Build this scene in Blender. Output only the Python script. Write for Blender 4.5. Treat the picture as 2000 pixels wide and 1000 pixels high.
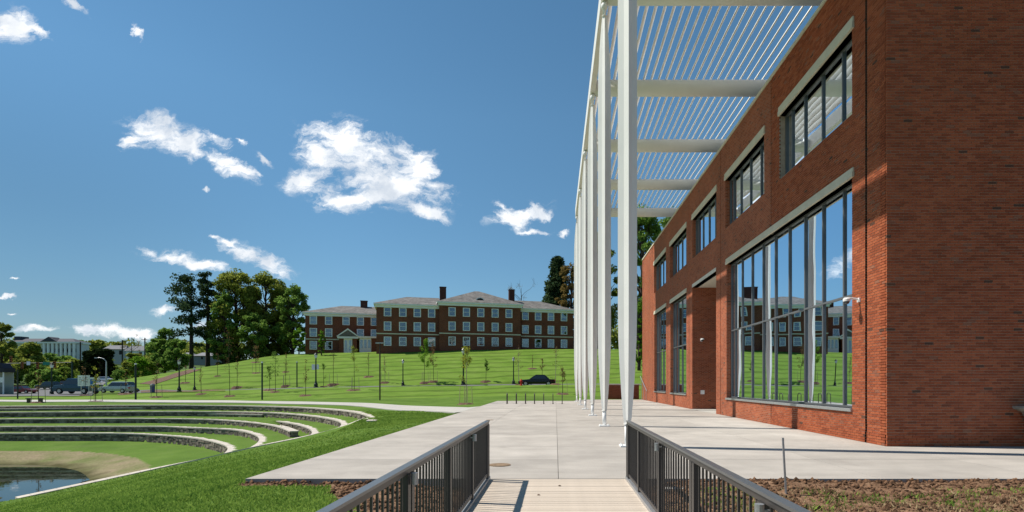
import bpy, math, random
import numpy as np
from mathutils import Vector, Matrix
R = math.radians
random.seed(7); rng = np.random.default_rng(7)
S = bpy.context.scene
for o in list(bpy.data.objects): bpy.data.objects.remove(o)
COL = S.collection

# ------------------------------------------------------------------ camera
F = 1100.0; CX = 1085.0; HY = 748.0; EYE = 1.65
cam = bpy.data.cameras.new('camera'); co = bpy.data.objects.new('camera', cam); COL.objects.link(co)
co.location = (0, 0, EYE); co.rotation_euler = (R(90), 0, 0)
cam.sensor_width = 36; cam.lens = 36*F/2000
cam.shift_x = (1000-CX)/2000; cam.shift_y = (HY-500)/2000
cam.clip_start = .05; cam.clip_end = 6000
S.camera = co
# ------------------------------------------------------------------ sun, sky
SX, SY, SZ = -1.0, .19, 1.49
sd = Vector((SX, SY, SZ)).normalized()
sun = bpy.data.lights.new('sun', 'SUN'); sun.energy = 5.0; sun.angle = R(.53); sun.color = (1, .94, .85)
so = bpy.data.objects.new('sun', sun); COL.objects.link(so)
so.rotation_euler = sd.to_track_quat('Z', 'Y').to_euler()
W = bpy.data.worlds.new('World'); S.world = W; W.use_nodes = True
SKY_STR = .072
def build_world():
    nt = W.node_tree; nt.nodes.clear(); N = nt.nodes.new; L = nt.links.new
    out = N('ShaderNodeOutputWorld'); bg = N('ShaderNodeBackground'); bg.inputs[1].default_value = SKY_STR
    sky = N('ShaderNodeTexSky'); sky.sky_type = 'NISHITA'; sky.sun_disc = False
    sky.sun_elevation = math.asin(sd.z); sky.sun_rotation = math.atan2(sd.x, sd.y)
    sky.air_density = 1.0; sky.dust_density = .05; sky.ozone_density = 1.6; sky.altitude = 200
    hs = N('ShaderNodeHueSaturation'); hs.inputs['Saturation'].default_value = 1.17; hs.inputs['Hue'].default_value = .487
    L(sky.outputs[0], hs.inputs['Color'])
    tc = N('ShaderNodeTexCoord'); sp = N('ShaderNodeSeparateXYZ'); L(tc.outputs['Generated'], sp.inputs[0])
    # clear spring air: a deeper blue low down than the model's hazy horizon
    hr = N('ShaderNodeValToRGB'); L(sp.outputs[2], hr.inputs[0]); he = hr.color_ramp.elements
    he[0].position = 0; he[0].color = (.50, .60, .74, 1); he[1].position = .42; he[1].color = (1, 1, 1, 1); q_ = he.new(.16); q_.color = (.70, .79, .86, 1)
    hm = N('ShaderNodeVectorMath'); hm.operation = 'MULTIPLY'; L(hs.outputs[0], hm.inputs[0]); L(hr.outputs[0], hm.inputs[1])
    hg = N('ShaderNodeVectorMath'); hg.operation = 'SCALE'; hg.inputs['Scale'].default_value = 1.30; L(hm.outputs[0], hg.inputs[0])
    def M(op, a, b=None, c=None, clamp=False):
        n = N('ShaderNodeMath'); n.operation = op; n.use_clamp = clamp
        for i, v in enumerate((a, b, c)):
            if v is None: continue
            if isinstance(v, (int, float)): n.inputs[i].default_value = v
            else: L(v, n.inputs[i])
        return n.outputs[0]
    # the sun side of the low sky is kept as even as the rest of it
    def SR(v_, a, b, c, d):
        n = N('ShaderNodeMapRange'); n.interpolation_type = 'SMOOTHSTEP'; L(v_, n.inputs[0])
        for i_, q in zip((1,2,3,4), (a,b,c,d)): n.inputs[i_].default_value = q
        return n.outputs[0]
    ev = M('SUBTRACT', 1, M('MULTIPLY', SR(sp.outputs[0], -.72, -.3, .27, 0), SR(sp.outputs[2], .22, .46, 1, 0)))
    hq = N('ShaderNodeVectorMath'); hq.operation = 'SCALE'; L(hg.outputs[0], hq.inputs[0]); L(ev, hq.inputs['Scale'])
    yy = M('MAXIMUM', sp.outputs[1], .02)
    u = M('DIVIDE', sp.outputs[0], yy); v = M('DIVIDE', sp.outputs[2], yy)
    cv = N('ShaderNodeCombineXYZ'); L(u, cv.inputs[0]); L(v, cv.inputs[1])
    # clouds: bearing and height of each puff, half length, half height, tilt
    puffs = [(700,300,120,52,-22),(760,360,125,40,-12),(690,385,90,30,-8),(810,320,72,34,-38),(620,300,48,32,-20),(600,345,50,22,15),
             (640,262,44,28,-30),(850,365,40,18,-20),(830,408,55,14,-14),(590,345,30,12,10),
             (300,255,66,30,-14),(370,285,75,30,-24),(440,320,60,22,-20),(480,335,34,16,-16),(265,270,32,20,30),(425,275,32,14,-20),(470,276,16,8,-30),(518,312,20,7,-40),
             (20,45,48,36,-10),(70,62,44,11,-35),(140,12,36,8,-30),(270,62,24,7,-55),
             (330,500,70,13,-10),(390,518,55,12,-10),(290,490,34,9,-14),(480,495,60,19,-14),(530,520,50,18,-20),(450,480,30,9,-30),(420,463,18,6,-10),
             (1020,415,58,13,12),(1000,425,40,14,-25),(1050,405,32,11,-35),(985,400,22,9,-30),(1035,443,36,7,-4),(1105,452,16,7,0),
             (205,648,72,13,-5),(250,655,44,9,0),(70,643,38,9,0),(320,610,36,10,0),(390,640,40,9,0),(20,579,26,4,0),(20,605,16,3,0),(405,370,9,6,0),(30,555,12,3,0)]
    # warp
    n0 = N('ShaderNodeTexNoise'); n0.inputs['Scale'].default_value = 11; n0.inputs['Detail'].default_value = 8; n0.inputs['Roughness'].default_value = .62
    L(cv.outputs[0], n0.inputs['Vector'])
    sub = N('ShaderNodeVectorMath'); sub.operation = 'SUBTRACT'; L(n0.outputs['Color'], sub.inputs[0]); sub.inputs[1].default_value = (.5, .5, .5)
    sc = N('ShaderNodeVectorMath'); sc.operation = 'MULTIPLY'; L(sub.outputs[0], sc.inputs[0]); sc.inputs[1].default_value = (.10, .065, 0)
    ad = N('ShaderNodeVectorMath'); ad.operation = 'ADD'; L(cv.outputs[0], ad.inputs[0]); L(sc.outputs[0], ad.inputs[1])
    cur = None
    for (px, py, a, b, t) in puffs:
        mp = N('ShaderNodeMapping'); mp.vector_type = 'TEXTURE'
        mp.inputs['Location'].default_value = ((px-CX)/F, (HY-py)/F, 0)
        mp.inputs['Rotation'].default_value = (0, 0, R(t)); mp.inputs['Scale'].default_value = (a*1.3/F, b*1.3/F, 1)
        L(ad.outputs[0], mp.inputs['Vector'])
        ln = N('ShaderNodeVectorMath'); ln.operation = 'LENGTH'; L(mp.outputs[0], ln.inputs[0])
        f = M('SUBTRACT', 1, ln.outputs['Value'])
        cur = f if cur is None else M('SMOOTH_MAX', cur, f, .25)
    rot = N('ShaderNodeMapping'); rot.inputs['Rotation'].default_value = (0, 0, R(22)); rot.inputs['Scale'].default_value = (.55, 1.25, 1)
    L(ad.outputs[0], rot.inputs['Vector'])
    n1 = N('ShaderNodeTexNoise'); n1.inputs['Scale'].default_value = 21; n1.inputs['Detail'].default_value = 11; n1.inputs['Roughness'].default_value = .70
    L(rot.outputs[0], n1.inputs['Vector'])
    fld = M('ADD', M('MULTIPLY', cur, .8), M('MULTIPLY', M('SUBTRACT', n1.outputs[0], .51), 2.7))
    mr = N('ShaderNodeMapRange'); mr.interpolation_type = 'SMOOTHSTEP'
    L(fld, mr.inputs[0]); mr.inputs[1].default_value = .05; mr.inputs[2].default_value = .74
    gate = N('ShaderNodeMapRange'); L(cur, gate.inputs[0]); gate.inputs[1].default_value = -.05; gate.inputs[2].default_value = .3
    dens = M('MULTIPLY', M('MULTIPLY', mr.outputs[0], gate.outputs[0]), M('GREATER_THAN', sp.outputs[1], .1))
    # cloud colour: thick parts white, undersides a little grey
    n2 = N('ShaderNodeTexNoise'); n2.inputs['Scale'].default_value = 14; n2.inputs['Detail'].default_value = 5
    of = N('ShaderNodeVectorMath'); of.operation = 'ADD'; of.inputs[1].default_value = (.4, .02, .3); L(ad.outputs[0], of.inputs[0]); L(of.outputs[0], n2.inputs['Vector'])
    cr = N('ShaderNodeValToRGB'); L(n2.outputs[0], cr.inputs[0])
    k = 1/SKY_STR
    cr.color_ramp.elements[0].position = .36; cr.color_ramp.elements[0].color = (.60*k/12, .66*k/12, .74*k/12, 1)
    cr.color_ramp.elements[1].position = .56; cr.color_ramp.elements[1].color = (.98*k/12, .99*k/12, 1.0*k/12, 1)
    cs = N('ShaderNodeVectorMath'); cs.operation = 'SCALE'; cs.inputs['Scale'].default_value = 12*CLOUD; L(cr.outputs[0], cs.inputs[0])
    mx = N('ShaderNodeMix'); mx.data_type = 'RGBA'; L(dens, mx.inputs[0])
    L(hq.outputs[0], mx.inputs[6]); L(cs.outputs[0], mx.inputs[7])
    L(mx.outputs[2], bg.inputs[0]); L(bg.outputs[0], out.inputs[0])
CLOUD = .95
build_world()
S.view_settings.view_transform = 'Standard'; S.view_settings.look = 'None'
S.view_settings.exposure = .28; S.view_settings.gamma = 1; S.view_settings.use_curve_mapping = False
S.render.engine = 'CYCLES'; S.cycles.max_bounces = 6; S.cycles.transparent_max_bounces = 12

# ------------------------------------------------------------------ helpers
ORG = {}
def tag(o, label=None, cat=None, group=None, kind=None):
    if label: o['label'] = label
    if cat: o['category'] = cat
    if group: o['group'] = group
    if kind: o['kind'] = kind
    return o
def thing(name, label, cat, loc=(0,0,0), group=None, rot=0, local=False):
    o = bpy.data.objects.new(name, None); COL.objects.link(o); o.location = loc; o.rotation_euler = (0, 0, rot)
    o.empty_display_size = .2
    ORG[o.name] = (0,0,0) if local else tuple(loc)
    return tag(o, label, cat, group)
def link(name, me, parent=None, loc=None):
    o = bpy.data.objects.new(name, me); COL.objects.link(o)
    if parent: o.parent = parent; ORG[o.name] = ORG.get(parent.name, (0,0,0))
    if loc is not None: o.location = loc
    return o
class MB:
    def __init__(s): s.v = []; s.f = []; s.m = []; s.k = 0
    def add(s, vs, fs):
        n = len(s.v); s.v += [tuple(p) for p in vs]; s.f += [tuple(i+n for i in f) for f in fs]; s.m += [s.k]*len(fs); return s
    def box(s, x0, x1, y0, y1, z0, z1):
        return s.add([(x0,y0,z0),(x1,y0,z0),(x1,y1,z0),(x0,y1,z0),(x0,y0,z1),(x1,y0,z1),(x1,y1,z1),(x0,y1,z1)],
                     [(0,3,2,1),(4,5,6,7),(0,1,5,4),(1,2,6,5),(2,3,7,6),(3,0,4,7)])
    def hexa(s, p):
        return s.add(p, [(0,3,2,1),(4,5,6,7),(0,1,5,4),(1,2,6,5),(2,3,7,6),(3,0,4,7)])
    def tube(s, pts, rad, n=8, cap=True):
        pts = [Vector(p) for p in pts]
        if not isinstance(rad, (list, tuple)): rad = [rad]*len(pts)
        rings = []
        for i, p in enumerate(pts):
            d = (pts[min(i+1, len(pts)-1)]-pts[max(i-1, 0)])
            d = d.normalized() if d.length > 1e-9 else Vector((0,0,1))
            a = d.cross(Vector((0,1,0)) if abs(d.y) < .9 else Vector((1,0,0))).normalized(); b = d.cross(a)
            rings.append([p+(a*math.cos(2*math.pi*j/n)+b*math.sin(2*math.pi*j/n))*rad[i] for j in range(n)])
        vs = [q for r in rings for q in r]; fs = []
        for i in range(len(pts)-1):
            for j in range(n):
                k = (j+1) % n; fs.append((i*n+j, i*n+k, (i+1)*n+k, (i+1)*n+j))
        if cap: fs.append(tuple(range(n-1, -1, -1))); fs.append(tuple(range(len(vs)-n, len(vs))))
        return s.add(vs, fs)
    def lathe(s, prof, c=(0,0,0), n=12):
        return s.tube([(c[0], c[1], c[2]+z) for r, z in prof], [max(r, .001) for r, z in prof], n)
    def prism(s, poly, axis, a, b):
        n = len(poly)
        def P(u, v, w): return {'x': (w,u,v), 'y': (u,w,v), 'z': (u,v,w)}[axis]
        vs = [P(u, v, a) for u, v in poly]+[P(u, v, b) for u, v in poly]
        return s.add(vs, [tuple(range(n-1, -1, -1)), tuple(range(n, 2*n))]+[(i, (i+1) % n, n+(i+1) % n, n+i) for i in range(n)])
    def mesh(s, name, mats, off=(0,0,0), smooth=False):
        me = bpy.data.meshes.new(name)
        v = np.array(s.v, dtype=float)-np.array(off) if s.v else np.zeros((0,3))
        me.from_pydata(v.tolist(), [], s.f)
        for m in (mats if isinstance(mats, (list, tuple)) else [mats]): me.materials.append(m)
        if s.k: me.polygons.foreach_set('material_index', s.m)
        if smooth: me.shade_smooth()
        me.validate(); me.update(); return me
    def build(s, name, mats, parent=None, smooth=False, label=None, kind=None):
        me = s.mesh(name, mats, ORG.get(parent.name, (0,0,0)) if parent else (0,0,0), smooth)
        o = link(name, me, parent)
        if label: o['label'] = label
        if kind: o['kind'] = kind
        return o
def np_mesh(name, v, f, mats, smooth=False, off=(0,0,0)):
    me = bpy.data.meshes.new(name); v = np.asarray(v, dtype=np.float32)-np.array(off, dtype=np.float32); f = np.asarray(f, dtype=np.int32)
    k = f.shape[1]; me.vertices.add(len(v)); me.vertices.foreach_set('co', v.ravel())
    me.loops.add(f.size); me.loops.foreach_set('vertex_index', f.ravel())
    me.polygons.add(len(f)); me.polygons.foreach_set('loop_start', np.arange(0, f.size, k, dtype=np.int32))
    for m in (mats if isinstance(mats, (list, tuple)) else [mats]): me.materials.append(m)
    me.update(calc_edges=True)
    if smooth: me.shade_smooth()
    return me
def copy_tree(o, parent=None):
    c = o.copy(); COL.objects.link(c); c.parent = parent
    for ch in list(o.children): copy_tree(ch, c)
    return c
def PX(px, Y): return (px-CX)/F*Y
def PZ(py, Y): return EYE+(HY-py)/F*Y

# ------------------------------------------------------------------ materials
def mat(name, col, rough=.8, var=.0, vscale=3, bump=0, bscale=20, metal=0, spec=.3, col2=None, coord='Object', island=0, objrand=0, detail=6, fine=0, fscale=40):
    m = bpy.data.materials.new(name); m.use_nodes = True; nt = m.node_tree; N = nt.nodes.new; L = nt.links.new
    b = nt.nodes['Principled BSDF']; b.inputs['Roughness'].default_value = rough; b.inputs['Metallic'].default_value = metal
    b.inputs['Specular IOR Level'].default_value = spec; b.inputs['Base Color'].default_value = (*col, 1)
    tc = N('ShaderNodeTexCoord'); src = N('ShaderNodeNewGeometry').outputs['Position'] if coord == 'World' else tc.outputs[coord]
    c = None
    if col2 or var:
        n = N('ShaderNodeTexNoise'); n.inputs['Scale'].default_value = vscale; n.inputs['Detail'].default_value = detail; n.inputs['Roughness'].default_value = .6; L(src, n.inputs['Vector'])
        cr = N('ShaderNodeValToRGB'); L(n.outputs[0], cr.inputs[0]); e = cr.color_ramp.elements
        e[0].position = .33; e[1].position = .67
        if col2: e[0].color = (*col, 1); e[1].color = (*col2, 1)
        else:
            e[0].color = (*[x*(1-var) for x in col], 1); e[1].color = (*[min(1, x*(1+var)) for x in col], 1)
        c = cr.outputs[0]
    if fine:
        n = N('ShaderNodeTexNoise'); n.inputs['Scale'].default_value = fscale; n.inputs['Detail'].default_value = 3; L(src, n.inputs['Vector'])
        mr = N('ShaderNodeMapRange'); L(n.outputs[0], mr.inputs[0]); mr.inputs[1].default_value = .3; mr.inputs[2].default_value = .7; mr.inputs[3].default_value = 1-fine; mr.inputs[4].default_value = 1+fine
        vm = N('ShaderNodeVectorMath'); vm.operation = 'SCALE'; L(mr.outputs[0], vm.inputs['Scale'])
        if c: L(c, vm.inputs[0])
        else: vm.inputs[0].default_value = col
        c = vm.outputs[0]
    if island or objrand:
        g = N('ShaderNodeNewGeometry'); oi = N('ShaderNodeObjectInfo')
        a = N('ShaderNodeMath'); a.operation = 'ADD'; L(g.outputs['Random Per Island'], a.inputs[0]); L(oi.outputs['Random'], a.inputs[1])
        fr = N('ShaderNodeMath'); fr.operation = 'FRACT'; L(a.outputs[0] if objrand else g.outputs['Random Per Island'], fr.inputs[0])
        k = island or objrand
        mr = N('ShaderNodeMapRange'); L(fr.outputs[0], mr.inputs[0]); mr.inputs[3].default_value = 1-k; mr.inputs[4].default_value = 1+k
        vm = N('ShaderNodeVectorMath'); vm.operation = 'SCALE'; L(mr.outputs[0], vm.inputs['Scale'])
        if c: L(c, vm.inputs[0])
        else: vm.inputs[0].default_value = col
        c = vm.outputs[0]
    if c: L(c, b.inputs['Base Color'])
    if bump:
        n = N('ShaderNodeTexNoise'); n.inputs['Scale'].default_value = bscale; n.inputs['Detail'].default_value = 5; L(src, n.inputs['Vector'])
        bp = N('ShaderNodeBump'); bp.inputs['Strength'].default_value = bump; bp.inputs['Distance'].default_value = .02; L(n.outputs[0], bp.inputs['Height']); L(bp.outputs[0], b.inputs['Normal'])
    return m
def concrete_stains(m):
    # brushed streaks, pale dust and a few round water stains
    nt = m.node_tree; N = nt.nodes.new; L = nt.links.new; b = nt.nodes['Principled BSDF']; old = b.inputs['Base Color'].links[0].from_socket
    g = N('ShaderNodeNewGeometry'); mp = N('ShaderNodeMapping'); mp.inputs['Scale'].default_value = (.35, 2.2, 1); L(g.outputs['Position'], mp.inputs['Vector'])
    n = N('ShaderNodeTexNoise'); n.inputs['Scale'].default_value = 1.1; n.inputs['Detail'].default_value = 7; n.inputs['Roughness'].default_value = .65; L(mp.outputs[0], n.inputs['Vector'])
    a = N('ShaderNodeMapRange'); L(n.outputs[0], a.inputs[0]); a.inputs[1].default_value = .35; a.inputs[2].default_value = .65; a.inputs[3].default_value = .93; a.inputs[4].default_value = 1.05
    v = N('ShaderNodeTexNoise'); v.inputs['Scale'].default_value = 1.7; v.inputs['Detail'].default_value = 3; L(g.outputs['Position'], v.inputs['Vector'])
    c = N('ShaderNodeMapRange'); L(v.outputs[0], c.inputs[0]); c.inputs[1].default_value = .62; c.inputs[2].default_value = .72; c.inputs[3].default_value = 1; c.inputs[4].default_value = .91
    mu = N('ShaderNodeMath'); mu.operation = 'MULTIPLY'; L(a.outputs[0], mu.inputs[0]); L(c.outputs[0], mu.inputs[1])
    s = N('ShaderNodeVectorMath'); s.operation = 'SCALE'; L(old, s.inputs[0]); L(mu.outputs[0], s.inputs['Scale']); L(s.outputs[0], b.inputs['Base Color'])
def brick_ramp(nt, fac):
    N = nt.nodes.new
    cr = N('ShaderNodeValToRGB'); cr.color_ramp.interpolation = 'LINEAR'; nt.links.new(fac, cr.inputs[0]); e = cr.color_ramp.elements
    e[0].position = 0; e[0].color = (.10, .055, .045, 1); e[1].position = 1; e[1].color = (.26, .12, .085, 1)
    for p, c in ((.008, (.12,.06,.045)), (.012, (.23,.066,.036)), (.3, (.285,.08,.043)), (.7, (.34,.102,.054)), (.95, (.35,.11,.058)), (.97, (.25,.10,.07))):
        q = e.new(p); q.color = (*c, 1)
    vm = N('ShaderNodeVectorMath'); vm.operation = 'MULTIPLY'; nt.links.new(cr.outputs[0], vm.inputs[0]); vm.inputs[1].default_value = (1.05, .98, .82)
    return vm.outputs[0]
def mat_brick_piece():
    m = bpy.data.materials.new('brick_clay'); m.use_nodes = True; nt = m.node_tree; N = nt.nodes.new; L = nt.links.new
    b = nt.nodes['Principled BSDF']; b.inputs['Roughness'].default_value = .9; b.inputs['Specular IOR Level'].default_value = .12
    g = N('ShaderNodeNewGeometry'); oi = N('ShaderNodeObjectInfo')
    a = N('ShaderNodeMath'); a.operation = 'ADD'; L(g.outputs['Random Per Island'], a.inputs[0]); L(oi.outputs['Random'], a.inputs[1])
    fr = N('ShaderNodeMath'); fr.operation = 'FRACT'; L(a.outputs[0], fr.inputs[0])
    c = brick_ramp(nt, fr.outputs[0])
    n = N('ShaderNodeTexNoise'); n.inputs['Scale'].default_value = 60; n.inputs['Detail'].default_value = 4
    tc = N('ShaderNodeTexCoord'); L(tc.outputs['Object'], n.inputs['Vector'])
    big = N('ShaderNodeTexNoise'); big.inputs['Scale'].default_value = .5; big.inputs['Detail'].default_value = 4; L(g.outputs['Position'], big.inputs['Vector'])
    sm = N('ShaderNodeMath'); sm.operation = 'ADD'; L(n.outputs[0], sm.inputs[0]); L(big.outputs[0], sm.inputs[1])
    mr = N('ShaderNodeMapRange'); L(sm.outputs[0], mr.inputs[0]); mr.inputs[1].default_value = .6; mr.inputs[2].default_value = 1.4; mr.inputs[3].default_value = .75; mr.inputs[4].default_value = 1.25
    vm = N('ShaderNodeVectorMath'); vm.operation = 'SCALE'; L(c, vm.inputs[0]); L(mr.outputs[0], vm.inputs['Scale']); L(vm.outputs[0], b.inputs['Base Color'])
    bp = N('ShaderNodeBump'); bp.inputs['Strength'].default_value = .4; bp.inputs['Distance'].default_value = .004; L(n.outputs[0], bp.inputs['Height']); L(bp.outputs[0], b.inputs['Normal'])
    return m
def mat_brick_tex(name='brickwork', tone=(1,1,1), bw=.22, rh=.0733, mortar=(.36,.25,.19), msize=.0052):
    m = bpy.data.materials.new(name); m.use_nodes = True; nt = m.node_tree; N = nt.nodes.new; L = nt.links.new
    b = nt.nodes['Principled BSDF']; b.inputs['Roughness'].default_value = .92; b.inputs['Specular IOR Level'].default_value = .12
    tc = N('ShaderNodeTexCoord'); sp = N('ShaderNodeSeparateXYZ'); L(tc.outputs['Object'], sp.inputs[0])
    a = N('ShaderNodeMath'); a.operation = 'ADD'; L(sp.outputs[0], a.inputs[0]); L(sp.outputs[1], a.inputs[1])
    cv = N('ShaderNodeCombineXYZ'); L(a.outputs[0], cv.inputs[0]); L(sp.outputs[2], cv.inputs[1])
    bt = N('ShaderNodeTexBrick'); bt.inputs['Scale'].default_value = 1; bt.inputs['Brick Width'].default_value = bw; bt.inputs['Row Height'].default_value = rh
    bt.inputs['Mortar Size'].default_value = msize; bt.inputs['Mortar Smooth'].default_value = .1; bt.inputs['Color1'].default_value = (0,0,0,1); bt.inputs['Color2'].default_value = (1,1,1,1); bt.inputs['Bias'].default_value = 0
    L(cv.outputs[0], bt.inputs['Vector'])
    c = brick_ramp(nt, bt.outputs['Color'])
    big = N('ShaderNodeTexNoise'); big.inputs['Scale'].default_value = .5; big.inputs['Detail'].default_value = 6; L(tc.outputs['Object'], big.inputs['Vector'])
    mr = N('ShaderNodeMapRange'); L(big.outputs[0], mr.inputs[0]); mr.inputs[1].default_value = .3; mr.inputs[2].default_value = .7; mr.inputs[3].default_value = .82; mr.inputs[4].default_value = 1.18
    vm = N('ShaderNodeVectorMath'); vm.operation = 'SCALE'; L(c, vm.inputs[0]); L(mr.outputs[0], vm.inputs['Scale'])
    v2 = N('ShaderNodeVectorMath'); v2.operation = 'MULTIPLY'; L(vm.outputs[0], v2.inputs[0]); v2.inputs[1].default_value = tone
    mx = N('ShaderNodeMix'); mx.data_type = 'RGBA'; L(bt.outputs['Fac'], mx.inputs[0]); L(v2.outputs[0], mx.inputs[6]); mx.inputs[7].default_value = (*mortar, 1)
    L(mx.outputs[2], b.inputs['Base Color'])
    iv = N('ShaderNodeMath'); iv.operation = 'SUBTRACT'; iv.inputs[0].default_value = 1; L(bt.outputs['Fac'], iv.inputs[1])
    bp = N('ShaderNodeBump'); bp.inputs['Strength'].default_value = .6; bp.inputs['Distance'].default_value = .008; L(iv.outputs[0], bp.inputs['Height']); L(bp.outputs[0], b.inputs['Normal'])
    return m
def mat_glass(name='window_glass', refl=.6, tint=(.30,.36,.36), wav=.006, gcol=(.86,.93,.97)):
    m = bpy.data.materials.new(name); m.use_nodes = True; nt = m.node_tree; N = nt.nodes.new; L = nt.links.new
    nt.nodes.remove(nt.nodes['Principled BSDF']); out = nt.nodes['Material Output']
    gl = N('ShaderNodeBsdfGlossy'); gl.inputs['Roughness'].default_value = 0; gl.inputs['Color'].default_value = (*gcol, 1)
    tr = N('ShaderNodeBsdfTransparent'); tr.inputs[0].default_value = (*tint, 1)
    lw = N('ShaderNodeLayerWeight'); lw.inputs[0].default_value = .35
    mr = N('ShaderNodeMapRange'); L(lw.outputs['Fresnel'], mr.inputs[0]); mr.inputs[3].default_value = refl; mr.inputs[4].default_value = 1
    tc = N('ShaderNodeTexCoord'); oi = N('ShaderNodeObjectInfo')
    n = N('ShaderNodeTexNoise'); n.inputs['Scale'].default_value = .55; n.inputs['Detail'].default_value = 1; n.noise_dimensions = '4D'
    ml = N('ShaderNodeMath'); ml.operation = 'MULTIPLY'; ml.inputs[1].default_value = 40; L(oi.outputs['Random'], ml.inputs[0]); L(ml.outputs[0], n.inputs['W']); L(tc.outputs['Object'], n.inputs['Vector'])
    bp = N('ShaderNodeBump'); bp.inputs['Strength'].default_value = 1; bp.inputs['Distance'].default_value = wav; L(n.outputs[0], bp.inputs['Height']); L(bp.outputs[0], gl.inputs['Normal'])
    mx = N('ShaderNodeMixShader'); L(mr.outputs[0], mx.inputs[0]); L(tr.outputs[0], mx.inputs[1]); L(gl.outputs[0], mx.inputs[2]); L(mx.outputs[0], out.inputs[0])
    return m
def mat_leaf(name, c1, c2, tr=.35, vs=.35):
    m = bpy.data.materials.new(name); m.use_nodes = True; nt = m.node_tree; N = nt.nodes.new; L = nt.links.new
    nt.nodes.remove(nt.nodes['Principled BSDF']); out = nt.nodes['Material Output']
    g = N('ShaderNodeNewGeometry'); n = N('ShaderNodeTexNoise'); n.inputs['Scale'].default_value = vs; n.inputs['Detail'].default_value = 3; L(g.outputs['Position'], n.inputs['Vector'])
    a = N('ShaderNodeMath'); a.operation = 'ADD'; L(n.outputs[0], a.inputs[0])
    s = N('ShaderNodeMath'); s.operation = 'MULTIPLY_ADD'; L(g.outputs['Random Per Island'], s.inputs[0]); s.inputs[1].default_value = .5; s.inputs[2].default_value = -.25; L(s.outputs[0], a.inputs[1])
    cr = N('ShaderNodeValToRGB'); L(a.outputs[0], cr.inputs[0]); e = cr.color_ramp.elements; e[0].position = .3; e[0].color = (*c1, 1); e[1].position = .72; e[1].color = (*c2, 1)
    d = N('ShaderNodeBsdfDiffuse'); t = N('ShaderNodeBsdfTranslucent'); L(cr.outputs[0], d.inputs[0]); L(cr.outputs[0], t.inputs[0])
    mx = N('ShaderNodeMixShader'); mx.inputs[0].default_value = tr; L(d.outputs[0], mx.inputs[1]); L(t.outputs[0], mx.inputs[2]); L(mx.outputs[0], out.inputs[0])
    return m
def mat_lawn(name, c1, c2, c3, stripes=False, dry=.0):
    m = bpy.data.materials.new(name); m.use_nodes = True; nt = m.node_tree; N = nt.nodes.new; L = nt.links.new
    b = nt.nodes['Principled BSDF']; b.inputs['Roughness'].default_value = .95; b.inputs['Specular IOR Level'].default_value = .08
    tc = N('ShaderNodeTexCoord')
    def noise(s, d=5, r=.6):
        n = N('ShaderNodeTexNoise'); n.inputs['Scale'].default_value = s; n.inputs['Detail'].default_value = d; n.inputs['Roughness'].default_value = r; L(tc.outputs['Object'], n.inputs['Vector']); return n.outputs[0]
    a = N('ShaderNodeMath'); a.operation = 'MULTIPLY_ADD'; L(noise(14, 6, .75), a.inputs[0]); a.inputs[1].default_value = .55; L(noise(.35, 5), a.inputs[2])
    cr = N('ShaderNodeValToRGB'); L(a.outputs[0], cr.inputs[0]); e = cr.color_ramp.elements
    e[0].position = .52; e[0].color = (*c1, 1); e[1].position = 1.0; e[1].color = (*c3, 1); q = e.new(.75); q.color = (*c2, 1)
    c = cr.outputs[0]
    dn = N('ShaderNodeMapRange'); L(noise(.55, 8, .7), dn.inputs[0]); dn.inputs[1].default_value = .54; dn.inputs[2].default_value = .72; dn.inputs[3].default_value = 0; dn.inputs[4].default_value = .55
    dm = N('ShaderNodeMix'); dm.data_type = 'RGBA'; L(dn.outputs[0], dm.inputs[0]); L(c, dm.inputs[6]); dm.inputs[7].default_value = (c2[0]*1.25, c2[1]*.92, c2[2]*2.0, 1); c = dm.outputs[2]
    if stripes:
        sp = N('ShaderNodeSeparateXYZ'); L(tc.outputs['Object'], sp.inputs[0])
        mm = N('ShaderNodeMath'); mm.operation = 'MULTIPLY_ADD'; L(noise(.12, 2), mm.inputs[0]); mm.inputs[1].default_value = 5; L(sp.outputs[1], mm.inputs[2])
        x2 = N('ShaderNodeMath'); x2.operation = 'MULTIPLY_ADD'; L(sp.outputs[0], x2.inputs[0]); x2.inputs[1].default_value = -.12; L(mm.outputs[0], x2.inputs[2])
        d = N('ShaderNodeMath'); d.operation = 'MULTIPLY'; d.inputs[1].default_value = 2*math.pi/4.3; L(x2.outputs[0], d.inputs[0])
        si = N('ShaderNodeMath'); si.operation = 'SINE'; L(d.outputs[0], si.inputs[0])
        mr = N('ShaderNodeMapRange'); mr.interpolation_type = 'SMOOTHSTEP'; L(si.outputs[0], mr.inputs[0]); mr.inputs[1].default_value = .35; mr.inputs[2].default_value = 1.0; mr.inputs[3].default_value = 1.0; mr.inputs[4].default_value = .66
        vm = N('ShaderNodeVectorMath'); vm.operation = 'SCALE'; L(c, vm.inputs[0]); L(mr.outputs[0], vm.inputs['Scale']); c = vm.outputs[0]
    L(c, b.inputs['Base Color'])
    bp = N('ShaderNodeBump'); bp.inputs['Strength'].default_value = .5; bp.inputs['Distance'].default_value = .05; L(noise(18, 6, .8), bp.inputs['Height']); L(bp.outputs[0], b.inputs['Normal'])
    return m
M = {}
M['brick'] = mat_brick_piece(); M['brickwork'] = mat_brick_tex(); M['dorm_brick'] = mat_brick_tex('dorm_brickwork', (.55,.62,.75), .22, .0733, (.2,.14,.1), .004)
M['mortar'] = mat('mortar', (.43,.33,.255), .95, .15, 4, .3, 60)
M['joint'] = mat('joint_sealant', (.035,.022,.018), .9)
M['glass'] = mat_glass(refl=.30, wav=.004, gcol=(.74,.84,.93)); M['far_glass'] = mat_glass('far_window_glass', .10, (.75,.8,.85), .0005, (.8,.85,.9))
M['alu'] = mat('grey_window_aluminium', (.13,.135,.14), .45, .05, 3, metal=.2, spec=.5)
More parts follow.
